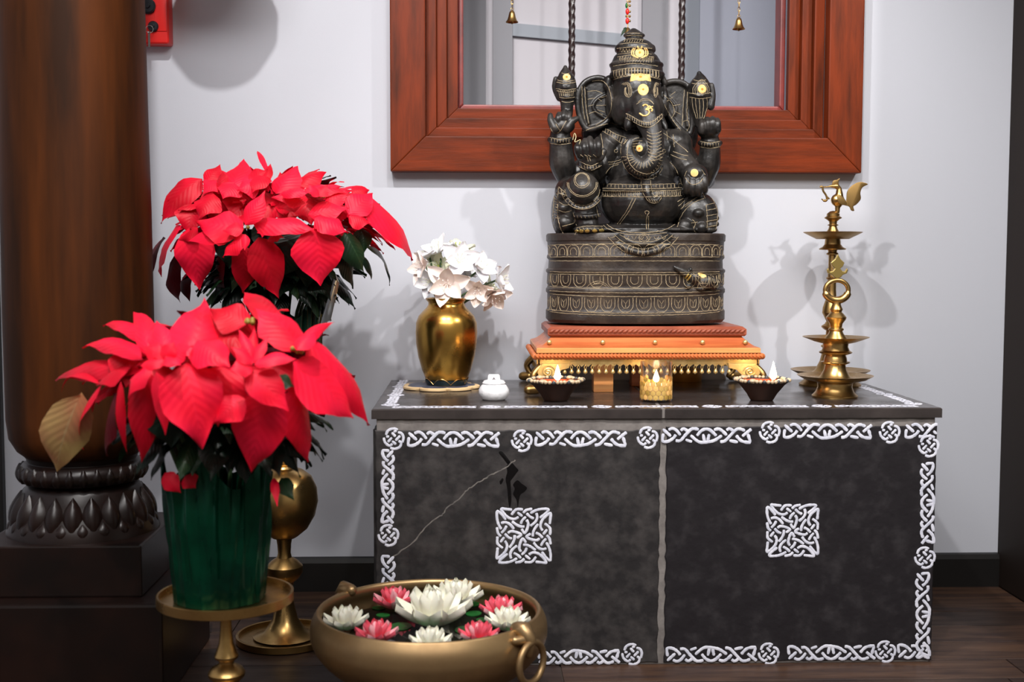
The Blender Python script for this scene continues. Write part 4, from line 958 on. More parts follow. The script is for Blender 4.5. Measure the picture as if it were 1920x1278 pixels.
for px, py, dy, r, nd, key, lab in FL:
    c = at(px, py, Y=vy+dy); rr = r*mpp(vy+dy)*1.0
    fl_ = thing('white_flower', lab, 'flower', c, group='white silk flowers in the brass vase')
    Mr = rotto(nd)
    base = Vector(nd).normalized()*(-rr*.45)
    sc = rr*1.22
    for i in range(6):
        o = link('petal', PM[key][i % 2], fl_); a = i*PI/3+.3
        o.matrix_local = Matrix.Translation(base) @ Mr @ Matrix.Rotation(a, 4, 'Z') @ Matrix.Rotation((-.5 if i % 2 else -.25)+random.uniform(-.15, .15), 4, 'Y') @ Matrix.Rotation(random.uniform(-.25, .25), 4, 'X') @ Matrix.Diagonal((sc, sc, sc, 1))
    o = link('stamens', SM[key], fl_); o.matrix_local = Matrix.Translation(base) @ Mr @ Matrix.Diagonal((sc, sc, sc, 1))
    e = Vector((vtop.x+(px-860)*.00012, vy+dy*.2, vtop.z-.03))-c
    mid = e*.55+Vector((0, 0, .02))
    MB().tube(smooth_line([base*.9, base*1.3, mid, e], 5), .0024, 8).build('stem', M_stem, fl_)

# ================================================================ small white lidded pot
w0 = at(926, 749, Z=AH); kw = mpp(w0.y)
pot = thing('lidded_pot', 'small white carved stone pot with a handled lid beside the vase', 'pot', (w0.x, w0.y, AH))
MB().lathe([(0, 0), (20*kw, 0), (24*kw, 3*kw), (28.5*kw, 12*kw), (28.5*kw, 19*kw), (24*kw, 27*kw), (20*kw, 30*kw), (0, 30*kw)], 40, fn=lambda a, z: 1+.025*math.sin(a*9)*math.sin(z/kw*.45)).build('body', M_porc, pot, smooth=60)
MB().lathe([(0, 30*kw), (21*kw, 30*kw), (22*kw, 32*kw), (19*kw, 36*kw), (12*kw, 38*kw), (0, 38*kw)], 40).build('lid', M_porc, pot)
MB().prism([(-12*kw, 36*kw), (-11*kw, 46*kw), (-9*kw, 48*kw), (9*kw, 48*kw), (11*kw, 46*kw), (12*kw, 36*kw), (5*kw, 36*kw), (0, 43*kw), (-5*kw, 36*kw)], -4*kw, 4*kw).build('handle', M_porc, pot, bevel=.001)

# ================================================================ clay oil lamps and the glass votive
def flame(root, x, y, z, h, w):
    prof = [(0, 0), (w*.55, h*.06), (w, h*.22), (w*.92, h*.36), (w*.6, h*.6), (w*.28, h*.82), (0, h)]
    MB().lathe(smooth2(prof), 16).build('flame', M_flame, root, loc=(x, y, z), smooth=80)
def smooth2(p):
    return [(max(0, q.x), q.z) for q in smooth_line([Vector((r, 0, z)) for r, z in p], 4)]
def diya(px, py, half, lab, fx, fh, rz, beads_all):
    c = at(px, py, Z=AH); k = mpp(c.y)
    d = thing('clay_lamp', lab, 'oil lamp', (c.x, c.y, AH), group='lit clay lamps')
    hf = half*k; H = 38*k
    def sh(a, z): t = max(0, z/H); return 1+t*(.06*math.cos(6*(a-rz)))
    MB().lathe([(0, 0), (hf*.40, 0), (hf*.44, .003), (hf*.55, H*.35), (hf*.80, H*.8), (hf*.97, H*1.0), (hf*.95, H*1.06), (hf*.9, H*1.03), (hf*.86, H*.97)], 60, fn=sh, caps=False).build('bowl', M_clay, d, smooth=60)
    MB().lathe([(hf*.9, H*1.0), (hf*.72, H*.86), (hf*.4, H*.62), (0, H*.55)], 60, fn=sh, caps=False).build('inner_glaze', M_clayr, d, smooth=60)
    MB().lathe([(hf*.7, H*.82), (0, H*.82)], 40).build('oil', mat('ghee', (236, 170, 120), .1), d)
    n = 44; bme2 = [MB().ball((0, 0, 0), .0042, 8, 6).mesh('bead', q_, 80) for q_ in (M_pearl, M_beadd)]
    for i in range(n):
        a = 2*PI*i/n; r = hf*.955*(1+.06*math.cos(6*(a-rz)))
        link('bead', bme2[i % 4 == 0], d, (r*math.cos(a), r*math.sin(a), H*1.04))
    for a in (0.9, 2.2, 4.1, 5.3): MB().ball((0, 0, 0), (.0085, .0085, .005), 10, 6).build('pearl', M_pearl, d, loc=(hf*.9*math.cos(a), hf*.9*math.sin(a), H*1.06))
    x = (fx-px)*k; yy = -hf*.35
    MB().tube([(x*.3, 0, H*.82), (x, yy, H*.95), (x, yy, H*1.12)], .0022, 6).build('wick', M_wick, d)
    flame(d, x, yy, H*1.06, fh*k, 6.5*k)
diya(1042, 751, 53, 'lit brown clay lamp with pearl rim near the white pot', 1044, 30, .2, True)
diya(1428, 750, 51, 'lit brown clay lamp with beaded rim near the brass oil lamps', 1445, 36, .7, False)
g0 = at(1230, 752, Z=AH); kg = mpp(g0.y)
vo = thing('glass_votive', 'lit glass votive with gold honeycomb lower half in front of the pedestal', 'candle', (g0.x, g0.y, AH))
gr, gh = 30*kg, 76*kg
MB().lathe([(0, 0), (gr*.94, 0), (gr, .002), (gr, gh-.001), (gr-.0008, gh), (gr-.0016, gh-.001), (gr-.0016, .005), (0, .005)], 56, caps=False).build('glass_cup', M_glass, vo, smooth=40)
# honeycomb cells: each a small hexagon of gold foil bent round the glass
hexr = 5.6*kg
rows = 5; cols = int(2*PI*gr/(hexr*1.732)); cols -= cols % 2
R5_ = random.Random(5)
M_hexs = [mat('gold_cell', c, .32, .55, emit=(255, 176, 84), es=e) for c, e in (((232, 196, 112), .10), ((206, 170, 84), .05), ((244, 206, 130), .3))]  # candle glow put into the foil cells as warm emission
for j in range(rows):
    for i in range(cols):
        a = 2*PI*(i+.5*(j % 2))/cols; z0_ = .005+hexr+j*hexr*1.5
        if j == rows-1 and R5_.random() < .25: continue
        v = [((gr+.0011)*math.cos(a), (gr+.0011)*math.sin(a), z0_)]
        for k in range(6):
            q = PI/6+k*PI/3; aa = a+hexr*.95*math.cos(q)/gr; v.append(((gr+.0006)*math.cos(aa), (gr+.0006)*math.sin(aa), z0_+hexr*.95*math.sin(q)))
        MB().add(v, [(0, 1+k, 1+(k+1) % 6) for k in range(6)]).build('gold_cell', M_hexs[R5_.randrange(3)], vo, smooth=0)
MB().lathe([(0, .0055), (gr*.9, .0055), (gr*.9, gh*.42), (gr*.8, gh*.43), (0, gh*.42)], 40).build('tealight', M_wax, vo)
MB().tube([(0, 0, gh*.42), (0, 0, gh*.52)], .001, 6).build('wick', M_wick, vo)
flame(vo, 0, 0, gh*.48, 24*kg, 6*kg)

# ================================================================ leaves
def leaf(name, B_, T_, nrm, width, mt, parent, O, fold=.25, arch=.14, wave=.05, twist=0, shape=.8, seed=0, sag=0):
    B_, T_ = Vector(B_), Vector(T_); d = T_-B_; L = d.length; d.normalize()
    n = Vector(nrm); n = n-d*n.dot(d)
    if n.length < 1e-4: n = d.orthogonal()
    n.normalize(); s = d.cross(n)
    if twist: q = Matrix.Rotation(twist, 3, d); n = q @ n; s = q @ s
    nt, nu = 10, 6; v = []; f = []; uv = []; R = random.Random(seed)
    ph = R.random()*6; bend = R.uniform(-.05, .05)
    for i in range(nt+1):
        t = i/nt
        wd = width/2*(math.sin(PI*t**shape)**(.85 if t**shape < .5 else 1.2) if 0 < t < 1 else 0)*(1-.25*t**3)
        wd *= 1+.05*math.sin(t*17+ph)
        c = B_+d*(L*t)+n*(arch*L*4*t*(1-t))+s*(bend*L*math.sin(t*PI))-Vector((0, 0, sag*L*t*t))
        for j in range(nu+1):
            u = -1+2*j/nu
            p = c+s*(wd*u*math.cos(fold*abs(u)))-n*(wd*abs(u)*math.sin(fold)*abs(u)**.3*1)+n*(wave*width*math.sin(t*11+ph+(2 if u > 0 else 0))*u*u)
            v.append(p-O); uv.append((t, u))
    for i in range(nt):
        for j in range(nu): a = i*(nu+1)+j; f.append((a, a+1, a+nu+2, a+nu+1))
    me = bpy.data.meshes.new(name); me.from_pydata([tuple(p) for p in v], [], f); me.materials.append(mt)
    ul = me.uv_layers.new(name='UVMap')
    for p in me.polygons:
        p.use_smooth = True
        for li in p.loop_indices: ul.data[li].uv = uv[me.loops[li].vertex_index]
    return link(name, me, parent)
def plant(root, O, specs, org, sc, Yc, cx, cy, rx, ry, dep, seed):
    R = random.Random(seed); cnt = len(specs)
    def dpt(x, y, lift):
        k = 1-((x-cx)/rx)**2-((y-cy)/ry)**2
        return Yc-dep*(math.sqrt(k) if k > 0 else -.35*math.sqrt(min(1, -k)))-lift
    for i, sp in enumerate(specs):
        bx, by, tx, ty, wd = sp[:5]; kind = sp[5] if len(sp) > 5 else 'r'; opt = sp[6] if len(sp) > 6 else {}
        bx, tx = org[0]+bx/sc, org[0]+tx/sc; by, ty = org[1]+by/sc, org[1]+ty/sc; wd = wd/sc
        lift = opt.get('l', .0)+i/cnt*.03
        Bp = at(bx, by, Y=dpt(bx, by, lift-.012)); Tp = at(tx, ty, Y=dpt(tx, ty, lift)+opt.get('ty', 0))
        mid = (Bp+Tp)/2; out = mid-Vector((O.x, Yc, O.z+.12)); out.normalize()
        nrm = (CAM-mid).normalized()*.75+Vector((0, 0, .55))+out*.35
        tw = R.uniform(-.25, .25)
        if opt.get('c'): nrm = (CAM-mid).normalized(); tw = 0
        mt = {'r': M_br, 'd': M_brd, 'u': M_bru, 'p': M_brp, 'g': M_gl, 'k': M_gld}[kind]
        nm = 'green_leaf' if kind in 'gk' else 'bract'
        leaf(nm, Bp, Tp, nrm, wd*mpp(mid.y)*1.12, mt, root, O, fold=opt.get('f', R.uniform(.15, .5)), arch=opt.get('a', R.uniform(.06, .15)), wave=R.uniform(.03, .08), twist=tw, seed=seed*100+i, shape=opt.get('s', .8))
def star(root, O, c, n, r, seed, mt=None, up=(0, -.6, .8)):
    R = random.Random(seed); Mx = rotto(up)
    for i in range(n):
        a = 2*PI*i/n+R.random()*.5; d = Mx @ Vector((math.cos(a), math.sin(a), R.uniform(.1, .5)))
        rr = r*R.uniform(.7, 1.15); leaf('bract', c+d*.006, c+d*rr, Mx @ Vector((0, 0, 1)), rr*.5, mt or M_br, root, O, .35, .1, .06, 0, .8, seed*50+i)
def cyathia(root, O, c, seed):
    R = random.Random(seed); b = MB()
    for i in range(6): b.ball(Vector(c)-O+Vector((R.uniform(-1, 1)*.008, R.uniform(-1, 1)*.006, R.uniform(-.3, 1)*.006)), .0042, 8, 6)
    b.build('flower_buds', mat('bud', (150, 130, 50), .5), root, smooth=80)
def dome_fill(root, O, c, rad, n, seed, mats, L=(.07, .12), zmin=-.35):
    R = random.Random(seed)
    for i in range(n):
        a = R.random()*2*PI; e = R.uniform(zmin, .95)
        d = Vector((math.cos(a)*math.sqrt(1-e*e), math.sin(a)*math.sqrt(1-e*e), e)); p = c+Vector((d.x*rad[0], d.y*rad[1], d.z*rad[2]))*R.uniform(.6, .82)
        t = Vector((d.x, d.y, d.z-.55)).normalized(); ln = R.uniform(*L)
        leaf('bract' if mats[0] in (M_br, M_brd) else 'green_leaf', p-t*ln*.4, p+t*ln*.6, d+Vector((0, 0, .4)), ln*R.uniform(.5, .65), R.choice(mats), root, O, R.uniform(.1, .5), .12, .06, R.uniform(-.3, .3), .8, seed*1000+i)
def foil_pot(root, O, r0, r1, h, wing, mt, seed, nw=5):
    R = random.Random(seed); nz = 22; seg = 150; v = []; f = []
    ph = [R.random()*6 for _ in range(6)]
    for k in range(nz+1):
        t = k/nz
        for i in range(seg):
            a = 2*PI*i/seg
            q = noise.noise(Vector((math.cos(a)*9, math.sin(a)*9, t*1.1+seed))); q2 = noise.noise(Vector((math.cos(a)*4, math.sin(a)*4, t*2.2+seed+5))); pl = (.17*abs(q)-.05+.07*q2)*(.5+.8*t)
            wv = max(0, (t-.55)/.45); lobes = math.sin(a*nw/1.0+ph[3])*.5+.5
            r = r0+(r1-r0)*min(1, t/.75)+wv*wv*(.04+.03*lobes)*wing*1.6
            z = h*t*(1 if t < .6 else 1)+wv**1.5*lobes*wing
            r *= 1+pl
            v.append((r*math.cos(a), r*math.sin(a), z+.002))
    for k in range(nz):
        for i in range(seg): f.append((k*seg+i, k*seg+(i+1) % seg, (k+1)*seg+(i+1) % seg, (k+1)*seg+i))
    f.append(tuple(range(seg))[::-1])
    b = MB().add(v, f); o = b.build('foil_wrap', mt, root, smooth=70)
    MB().lathe([(0, .004), (r0*.9, .004), (r1*.90, h*.8), (r1*.92, h*.82), (0, h*.8)], 40).build('nursery_pot', M_soil, root)
    return o

# ================================================================ front poinsettia on a brass stand
FY = -.37                                                   # depth of the front stand
dz = at(423, 1122, Y=FY).z; fx = at(423, 1122, Y=FY).x; kd = mpp(FY)
stand = thing('brass_stand', 'brass pedestal dish on a turned stem under the front poinsettia', 'plant stand', (fx, FY, 0))
rd = 127*kd
MB().lathe([(0, dz-.012), (rd*.2, dz-.012), (rd*.97, dz-.006), (rd*1.0, dz-.004), (rd*1.0, dz+.012), (rd*.985, dz+.013), (rd*.965, dz+.012), (rd*.965, dz+.002), (0, dz)], 72, caps=False).build('dish', M_brass, stand, smooth=35)
SP = [(14, 1136), (15, 1142), (11, 1146), (10, 1150), (11, 1180), (14, 1205), (20, 1222), (23, 1228), (22, 1232), (14, 1238), (14, 1242), (20, 1246), (30, 1252), (35, 1260), (34, 1266), (26, 1274), (22, 1282)]
zz = [(r*kd, at(423, y, Y=FY).z) for r, y in SP]
zl_ = zz[-1][1]
zz += [(.020, zl_*.8), (.024, zl_*.55), (.045, zl_*.28), (.078, .018), (.084, .010), (.084, .0), (0, 0)]
MB().lathe(zz, 48).build('stem', M_brass, stand, smooth=35)
FO = Vector((at(412, 1122, Y=FY).x, FY, dz+.0005))
pf = thing('potted_poinsettia', 'red poinsettia in shiny green foil on the low brass stand in front', 'plant', FO, group='potted poinsettias')
foil_pot(pf, FO, 84*kd, 96*kd, at(423, 905, Y=FY).z-dz, .05, M_foil, 3)
FK = {'l': -.03, 'c': 1}
FS = [(1090, 140, 1100, 400, 240, 'd', FK), (940, 200, 960, 440, 240, 'd', FK), (480, 340, 470, 560, 220, 'd', FK), (620, 420, 640, 640, 240, 'd', FK), (1330, 380, 1330, 620, 260, 'd', FK), (950, 520, 960, 800, 300, 'k', FK), (700, 600, 720, 900, 260, 'k', FK), (1300, 640, 1320, 900, 280, 'k', FK), (640, 330, 340, 215, 110, 'r'), (600, 380, 515, 135, 130, 'r'), (1300, 220, 1130, 25, 170, 'd'), (1160, 200, 940, 120, 190, 'd'), (560, 470, 70, 520, 140, 'd', {'l': -.02}), (500, 440, 300, 545, 150, 'd', {'l': -.01}), (330, 545, 105, 588, 46, 'd'),
 (820, 400, 905, 68, 330, 'r', {'l': .0, 'a': .1}), (700, 420, 640, 180, 150, 'r'), (560, 395, 220, 335, 130, 'r', {'l': .02}), (215, 590, 80, 1035, 250, 'p', {'l': .0, 'f': .2, 'c': 1, 'ty': -.06}),
 (330, 540, 225, 905, 130, 'r'), (410, 590, 358, 945, 150, 'u'), (440, 520, 475, 930, 50, 'd'), (1480, 300, 1835, 772, 270, 'r', {'l': -.01}), (1400, 420, 1750, 730, 330, 'r', {'l': .02, 'f': .15}),
 (1450, 350, 1643, 192, 80, 'r'), (1440, 350, 1190, 110, 270, 'r', {'l': .02}), (1460, 330, 1300, 160, 150, 'd'), (1420, 520, 1495, 980, 230, 'r', {'l': .01}), (1010, 430, 985, 778, 300, 'r', {'l': .0}), (640, 470, 690, 830, 110, 'r'),
 (560, 440, 555, 985, 200, 'd', {'l': .0}), (610, 440, 480, 620, 120, 'r'), (1270, 560, 1178, 1030, 280, 'r', {'l': .02, 'f': .12}), (1290, 500, 1420, 560, 110, 'g'), (1150, 440, 1385, 695, 190, 'r', {'l': .045, 'f': .2}), (1140, 620, 960, 760, 160, 'r', {'l': .02}),
 (800, 420, 898, 905, 330, 'r', {'l': .05, 'f': .12, 's': .7}), (870, 290, 1058, 448, 220, 'r', {'l': .05}), (1190, 430, 1445, 405, 100, 'r', {'l': .06}), (1180, 420, 1100, 230, 70, 'r', {'l': .05}), (1180, 420, 1270, 270, 70, 'r', {'l': .05}), (1180, 400, 1190, 220, 60, 'd', {'l': .04}),
 (700, 400, 850, 330, 150, 'r', {'l': .05}), (690, 390, 560, 330, 120, 'r', {'l': .05}), (690, 400, 540, 440, 110, 'r', {'l': .06}), (690, 390, 780, 440, 110, 'r', {'l': .065}), (700, 400, 640, 300, 110, 'r', {'l': .055}), (680, 400, 740, 300, 100, 'r', {'l': .06}),
 (1180, 430, 1060, 330, 90, 'r', {'l': .055}), (1180, 430, 1050, 460, 110, 'r', {'l': .05}), (1430, 350, 1540, 240, 110, 'r', {'l': .03})]
plant(pf, FO, FS, (80, 540), 3, FY, 420, 740, 300, 190, .22, 5)
pc = at(420, 720, Y=FY)
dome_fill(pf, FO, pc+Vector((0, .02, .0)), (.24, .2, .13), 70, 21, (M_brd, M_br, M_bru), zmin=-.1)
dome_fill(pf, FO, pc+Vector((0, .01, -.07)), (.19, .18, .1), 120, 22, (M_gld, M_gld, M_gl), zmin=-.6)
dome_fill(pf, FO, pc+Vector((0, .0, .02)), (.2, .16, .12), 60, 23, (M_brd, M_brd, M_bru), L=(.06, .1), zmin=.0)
cyathia(pf, FO, at(470, 605, Y=FY-.15), 1); cyathia(pf, FO, at(556, 658, Y=FY-.2), 2)
b = MB()
for i in range(9):
    a = i*.7; b.tube([(0.04*math.cos(a), .04*math.sin(a), .12), (.06*math.cos(a), .06*math.sin(a), .22), (.13*math.cos(a), .12*math.sin(a), pc.z-FO.z+.02)], .004, 6)
b.build('stems', M_stem, pf)
leaf('green_leaf', at(528, 895, Y=FY-.1), at(552, 938, Y=FY-.13), (0, -1, .2), .03, M_gl, pf, FO); leaf('bract', at(514, 895, Y=FY-.1), at(520, 950, Y=FY-.13), (.3, -1, .2), .016, M_br, pf, FO)
for x, y, r in ((328, 905, 19), (360, 903, 12)): leaf('bract', at(x-r, y-r, Y=FY-.1), at(x+r*.6, y+r, Y=FY-.105), (0, -1, .1), .035, M_brd, pf, FO)

# ================================================================ rear poinsettia on a tall brass stand with a globe
g_ = at(535, 1200, Z=0); GY = g_.y; kg_ = mpp(GY)
gs = thing('brass_stand', 'tall brass stand with a round globe and a dished foot behind the front poinsettia', 'plant stand', (g_.x, GY, 0))
def gz(y): return max(.0, at(535, y, Y=GY).z)
def gl(name, P, mt=M_brass): return MB().lathe([(r*kg_, gz(y)) for r, y in P], 56, caps=False).build(name, mt, gs, smooth=35)
MB().lathe([(0, 0), (88*kg_, 0), (92*kg_, .003), (92*kg_, .017), (90*kg_, .018), (87*kg_, .017), (86*kg_, .008), (0, .008)], 64, caps=False).build('foot_dish', M_brassd, gs, smooth=35)
gl('stem', [(0, 1186), (60, 1190), (40, 1182), (24, 1160), (17, 1130), (15, 1100), (18, 1090), (26, 1084), (34, 1072), (34, 1060), (24, 1050), (14, 1044), (12, 1036), (13, 1020), (15, 1008), (22, 1006), (26, 1002), (0, 1000)])
gl('globe', [(0, 1008), (22, 1007), (28, 1003), (44, 990), (58, 966), (64, 940), (62, 915), (52, 893), (36, 881), (20, 877), (17, 873), (20, 869), (21, 866), (14, 862), (13, 850), (14, 820), (18, 800), (30, 782), (0, 780)])
gd = gz(768)
MB().lathe([(0, gd-.014), (.03, gd-.013), (68*kg_, gd-.004), (72*kg_, gd), (72*kg_, gd+.006), (70*kg_, gd+.006), (66*kg_, gd+.001), (0, gd)], 56, caps=False).build('dish', M_brass, gs, smooth=35)
GO = Vector((g_.x, GY, gd+.0015))
pb_ = thing('potted_poinsettia', 'red poinsettia in dark green foil on the tall brass stand by the wall', 'plant', GO, group='potted poinsettias')
foil_pot(pb_, GO, 58*kg_, 74*kg_, gz(600)-gd, .05, M_foild, 8)
fw = MB(); P = [at(600, 610, Y=GY-.07), at(628, 515, Y=GY-.09), at(634, 530, Y=GY-.08), at(618, 600, Y=GY-.06)]
fw.add([tuple(p-GO) for p in P]+[tuple(p-GO+Vector((.002, .006, 0))) for p in P], [(0,1,2,3), (7,6,5,4), (0,4,5,1), (1,5,6,2), (2,6,7,3), (3,7,4,0)]); fw.build('foil_corner', mat('clear_foil', (150, 156, 160), .2, .7), pb_)
BK = {'l': -.045, 'c': 1}
BS = [(700, 300, 640, 520, 230, 'd', BK), (850, 320, 860, 540, 250, 'd', BK), (980, 320, 1010, 540, 250, 'd', BK), (1120, 320, 1150, 540, 230, 'd', BK), (560, 320, 480, 520, 210, 'd', BK), (1290, 360, 1290, 560, 200, 'd', BK), (380, 400, 330, 600, 200, 'd', BK), (900, 500, 900, 760, 300, 'k', BK), (650, 600, 600, 830, 260, 'k', BK), (1080, 560, 1060, 800, 280, 'k', BK), (420, 700, 440, 900, 160, 'k', BK), (450, 260, 545, 140, 110, 'd'), (620, 300, 705, 105, 170, 'r'), (880, 230, 790, 48, 34, 'r'), (840, 270, 880, 130, 60, 'd'), (740, 250, 860, 170, 130, 'd'), (920, 330, 1062, 148, 200, 'r'), (1070, 280, 1252, 185, 150, 'd'), (1180, 310, 1350, 280, 100, 'r'),
 (420, 230, 148, 530, 190, 'd', {'l': -.03}), (1250, 420, 1400, 310, 110, 'r'), (500, 330, 400, 500, 190, 'd'), (540, 250, 430, 330, 140, 'r'), (640, 260, 560, 365, 170, 'r'), (560, 330, 560, 180, 120, 'd'), (800, 260, 655, 305, 160, 'r'), (860, 210, 760, 330, 130, 'd'),
 (1100, 300, 1390, 330, 130, 'r'), (170, 620, 85, 985, 160, 'u', {'l': -.05}), (250, 740, 280, 1058, 130, 'u', {'l': -.04}), (330, 860, 340, 1050, 140, 'u', {'l': -.05}), (560, 740, 545, 1060, 150, 'u', {'l': -.06}),
 (1480, 560, 1500, 730, 140, 'g', {'l': -.04}), (1330, 700, 1425, 965, 140, 'k', {'l': -.02}), (1520, 680, 1670, 945, 100, 'g', {'l': -.02}), (1480, 740, 1552, 905, 56, 'k'), (1370, 590, 1502, 855, 180, 'g'), (1000, 640, 930, 900, 260, 'k', {'l': -.04}), (1150, 620, 1120, 960, 240, 'k', {'l': -.05}),
 (280, 540, 150, 885, 160, 'r'), (340, 560, 408, 970, 240, 'r'), (400, 560, 270, 640, 110, 'd'), (1420, 330, 1540, 305, 110, 'd'), (1400, 470, 1560, 330, 170, 'r'), (1440, 370, 1828, 775, 330, 'r', {'f': .15}), (1400, 480, 1545, 530, 150, 'd'),
 (1130, 370, 885, 355, 130, 'r'), (1170, 490, 1395, 595, 200, 'r', {'l': .02}), (1130, 470, 1400, 430, 140, 'r'), (1170, 560, 1212, 945, 320, 'r', {'l': .02, 'f': .12}), (800, 620, 935, 1030, 240, 'd'), (700, 680, 690, 995, 190, 'd'), (760, 530, 1190, 575, 190, 'r', {'l': .02}),
 (900, 600, 920, 650, 120, 'd'), (700, 560, 380, 520, 230, 'r', {'l': .03}), (690, 580, 320, 650, 140, 'r', {'l': .035}), (700, 600, 560, 755, 150, 'r', {'l': .045}), (710, 540, 845, 310, 140, 'r', {'l': .04}), (700, 570, 560, 580, 100, 'r', {'l': .05}), (710, 600, 705, 710, 60, 'r', {'l': .05}),
 (1210, 350, 1130, 270, 80, 'r', {'l': .03}), (1200, 350, 1260, 270, 80, 'r', {'l': .03}), (950, 330, 1150, 330, 110, 'r', {'l': .02})]
plant(pb_, GO, BS, (260, 270), 3.5556, GY, 525, 440, 250, 155, .2, 9)
pc = at(520, 430, Y=GY)
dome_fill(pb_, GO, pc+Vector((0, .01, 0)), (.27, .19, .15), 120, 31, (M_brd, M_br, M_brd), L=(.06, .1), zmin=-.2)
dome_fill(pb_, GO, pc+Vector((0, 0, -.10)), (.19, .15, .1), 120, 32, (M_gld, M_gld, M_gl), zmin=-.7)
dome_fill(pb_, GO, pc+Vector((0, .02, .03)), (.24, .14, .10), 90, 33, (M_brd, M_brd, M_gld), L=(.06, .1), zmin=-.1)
cyathia(pb_, GO, at(605, 367, Y=GY-.18), 3); cyathia(pb_, GO, at(458, 430, Y=GY-.2), 4)
b = MB()
for i in range(9):
    a = i*.7; b.tube([(0.03*math.cos(a), .03*math.sin(a), .14), (.05*math.cos(a), .05*math.sin(a), .22), (.13*math.cos(a), .1*math.sin(a), pc.z-GO.z)], .004, 6)
b.build('stems', M_stem, pb_)

# ================================================================ wide bronze bowl of floating lotuses
UY = -.262; uz = at(805, 1139, Y=UY).z; ux = at(805, 1145, Y=UY).x; ku = mpp(UY)
urli = thing('bronze_bowl', 'wide shallow bronze bowl with ring handles and floating lotuses on the floor', 'bowl', (ux, UY, 0))
Rr, Rb = 214*ku, 225*ku
UP_ = [(0, uz-.150), (.07, uz-.150), (Rb*.45, uz-.144), (Rb*.62, uz-.130), (Rb*.80, uz-.108), (Rb*.935, uz-.078), (Rb*.99, uz-.054), (Rb, uz-.038), (Rb*.99, uz-.020), (Rr*1.0, uz*.985), (Rr*.985, uz), (Rr*.965, uz*.995), (Rr*.95, uz*.97), (Rr*.955, uz-.016), (Rb*.955, uz-.036), (Rb*.93, uz-.06), (Rb*.84, uz-.09), (Rb*.6, uz-.12), (0, uz-.135)]
pp = [(q.x, q.z) for q in smooth_line([Vector((r, 0, z)) for r, z in UP_], 4)]
MB().lathe([(max(0, r), max(0, z)) for r, z in pp], 96, caps=False).build('bowl', M_bronze, urli, smooth=60)
wz = uz-.045
MB().lathe([(.0, 0), (.10, 0), (.102, .004), (.088, uz-.152), (.084, uz-.148), (0, uz-.148)], 48).build('foot_ring', M_bronze, urli, smooth=35)
MB().lathe([(0, wz-.03), (Rb*.80, wz-.03), (Rb*.90, wz), (0, wz)], 64).build('water', M_water, urli)
def handle(ang, nm='ring_handle'):
    Mz = Matrix.Rotation(ang, 4, 'Z')
    b = MB(); z = uz*.90; r = Rb
    b.capsule([(r*.93, 0, uz*.995), (r*1.0, 0, uz*1.0), (r*1.05, 0, uz*.93), (r*1.045, 0, uz*.80)], [.013, .016, .013, .009], 12, Mz); b.capsule([(r*.99, -.024, uz*.93), (r*1.04, 0, uz*.92), (r*.99, .024, uz*.93)], [.008, .011, .008], 10, Mz)
    br = b.build('handle_bracket', M_bronze, urli, smooth=60)
    q = MB(); P = [(r*1.055+.004, .036*math.sin(a), uz*.90-.036+.036*math.cos(a)) for a in [2*PI*i/32 for i in range(32)]]
    q.tube(P, .0062, 10, Mz, closed=True); q.build(nm, M_bronze, br, smooth=70)
handle(math.radians(-39)); handle(math.radians(141))
PL = {k: petal_mesh(1, .31, .8, mt, 'petal', tip=.7, curl=-.1) for k, mt in (('w', M_lotw), ('p', M_lotp), ('q', M_lotp2))}
padm = MB().lathe([(0, 0), (1, .0), (1, .03), (0, .03)], 14).mesh('pad', M_lotg)
def lotus(px, py, r, pink, lab, wt=0):
    c = at(px, py+13, Z=wz); rr = r*1.05*mpp(c.y)
    q = Vector((c.x-ux, c.y-UY, 0)); lim = Rb*.90-rr*.86
    if q.length > lim: q = q.normalized()*lim; c.x = ux+q.x; c.y = UY+q.y
    t = thing('floating_lotus', lab, 'flower', (c.x, c.y, wz), rz=px, group='floating lotus flowers')
    for w_, (n, tilt, s) in enumerate(((9, 12, 1.0), (8, 38, .92), (7, 58, .8), (5, 76, .66))):
        for i in range(n):
            o = link('petal', PL['w' if not pink else ('p' if (w_+i) % 3 else 'q')], t); a = 2*PI*(i+.5*w_)/n
            o.matrix_local = T(0, 0, .004+.003*w_) @ Matrix.Rotation(a, 4, 'Z') @ T(rr*.10*(3-w_)/3, 0, 0) @ Matrix.Rotation(-math.radians(tilt), 4, 'Y') @ Matrix.Diagonal((rr*s*.92, rr*s*.92, rr*s*.92, 1))
    MB().ball((0, 0, rr*.18), (rr*.14, rr*.14, rr*.1), 10, 6).build('seed_head', M_gcen, t)
    for i in range(4):
        o = link('leaf_pad', padm, t); a = i*PI/2+px; o.matrix_local = T(rr*.78*math.cos(a), rr*.78*math.sin(a), .0005) @ Matrix.Diagonal((rr*.3, rr*.26, .04, 1))
for a in ((738, 1132, 42, 1, 'pink lotus at the back left of the bowl'), (862, 1124, 54, 0, 'white lotus at the back of the bowl behind the big one'), (940, 1151, 44, 1, 'pink lotus at the right side of the bowl'),
          (812, 1165, 78, 0, 'largest open white lotus in the middle of the bowl'), (648, 1172, 46, 0, 'white lotus at the left end of the bowl'), (706, 1196, 44, 1, 'pink lotus at the front left of the bowl'),
          (808, 1210, 44, 0, 'white lotus at the front edge of the bowl'), (898, 1197, 42, 1, 'pink lotus at the front right of the bowl'), (952, 1173, 46, 0, 'white lotus beside the bracket of the right ring handle')): lotus(*a)

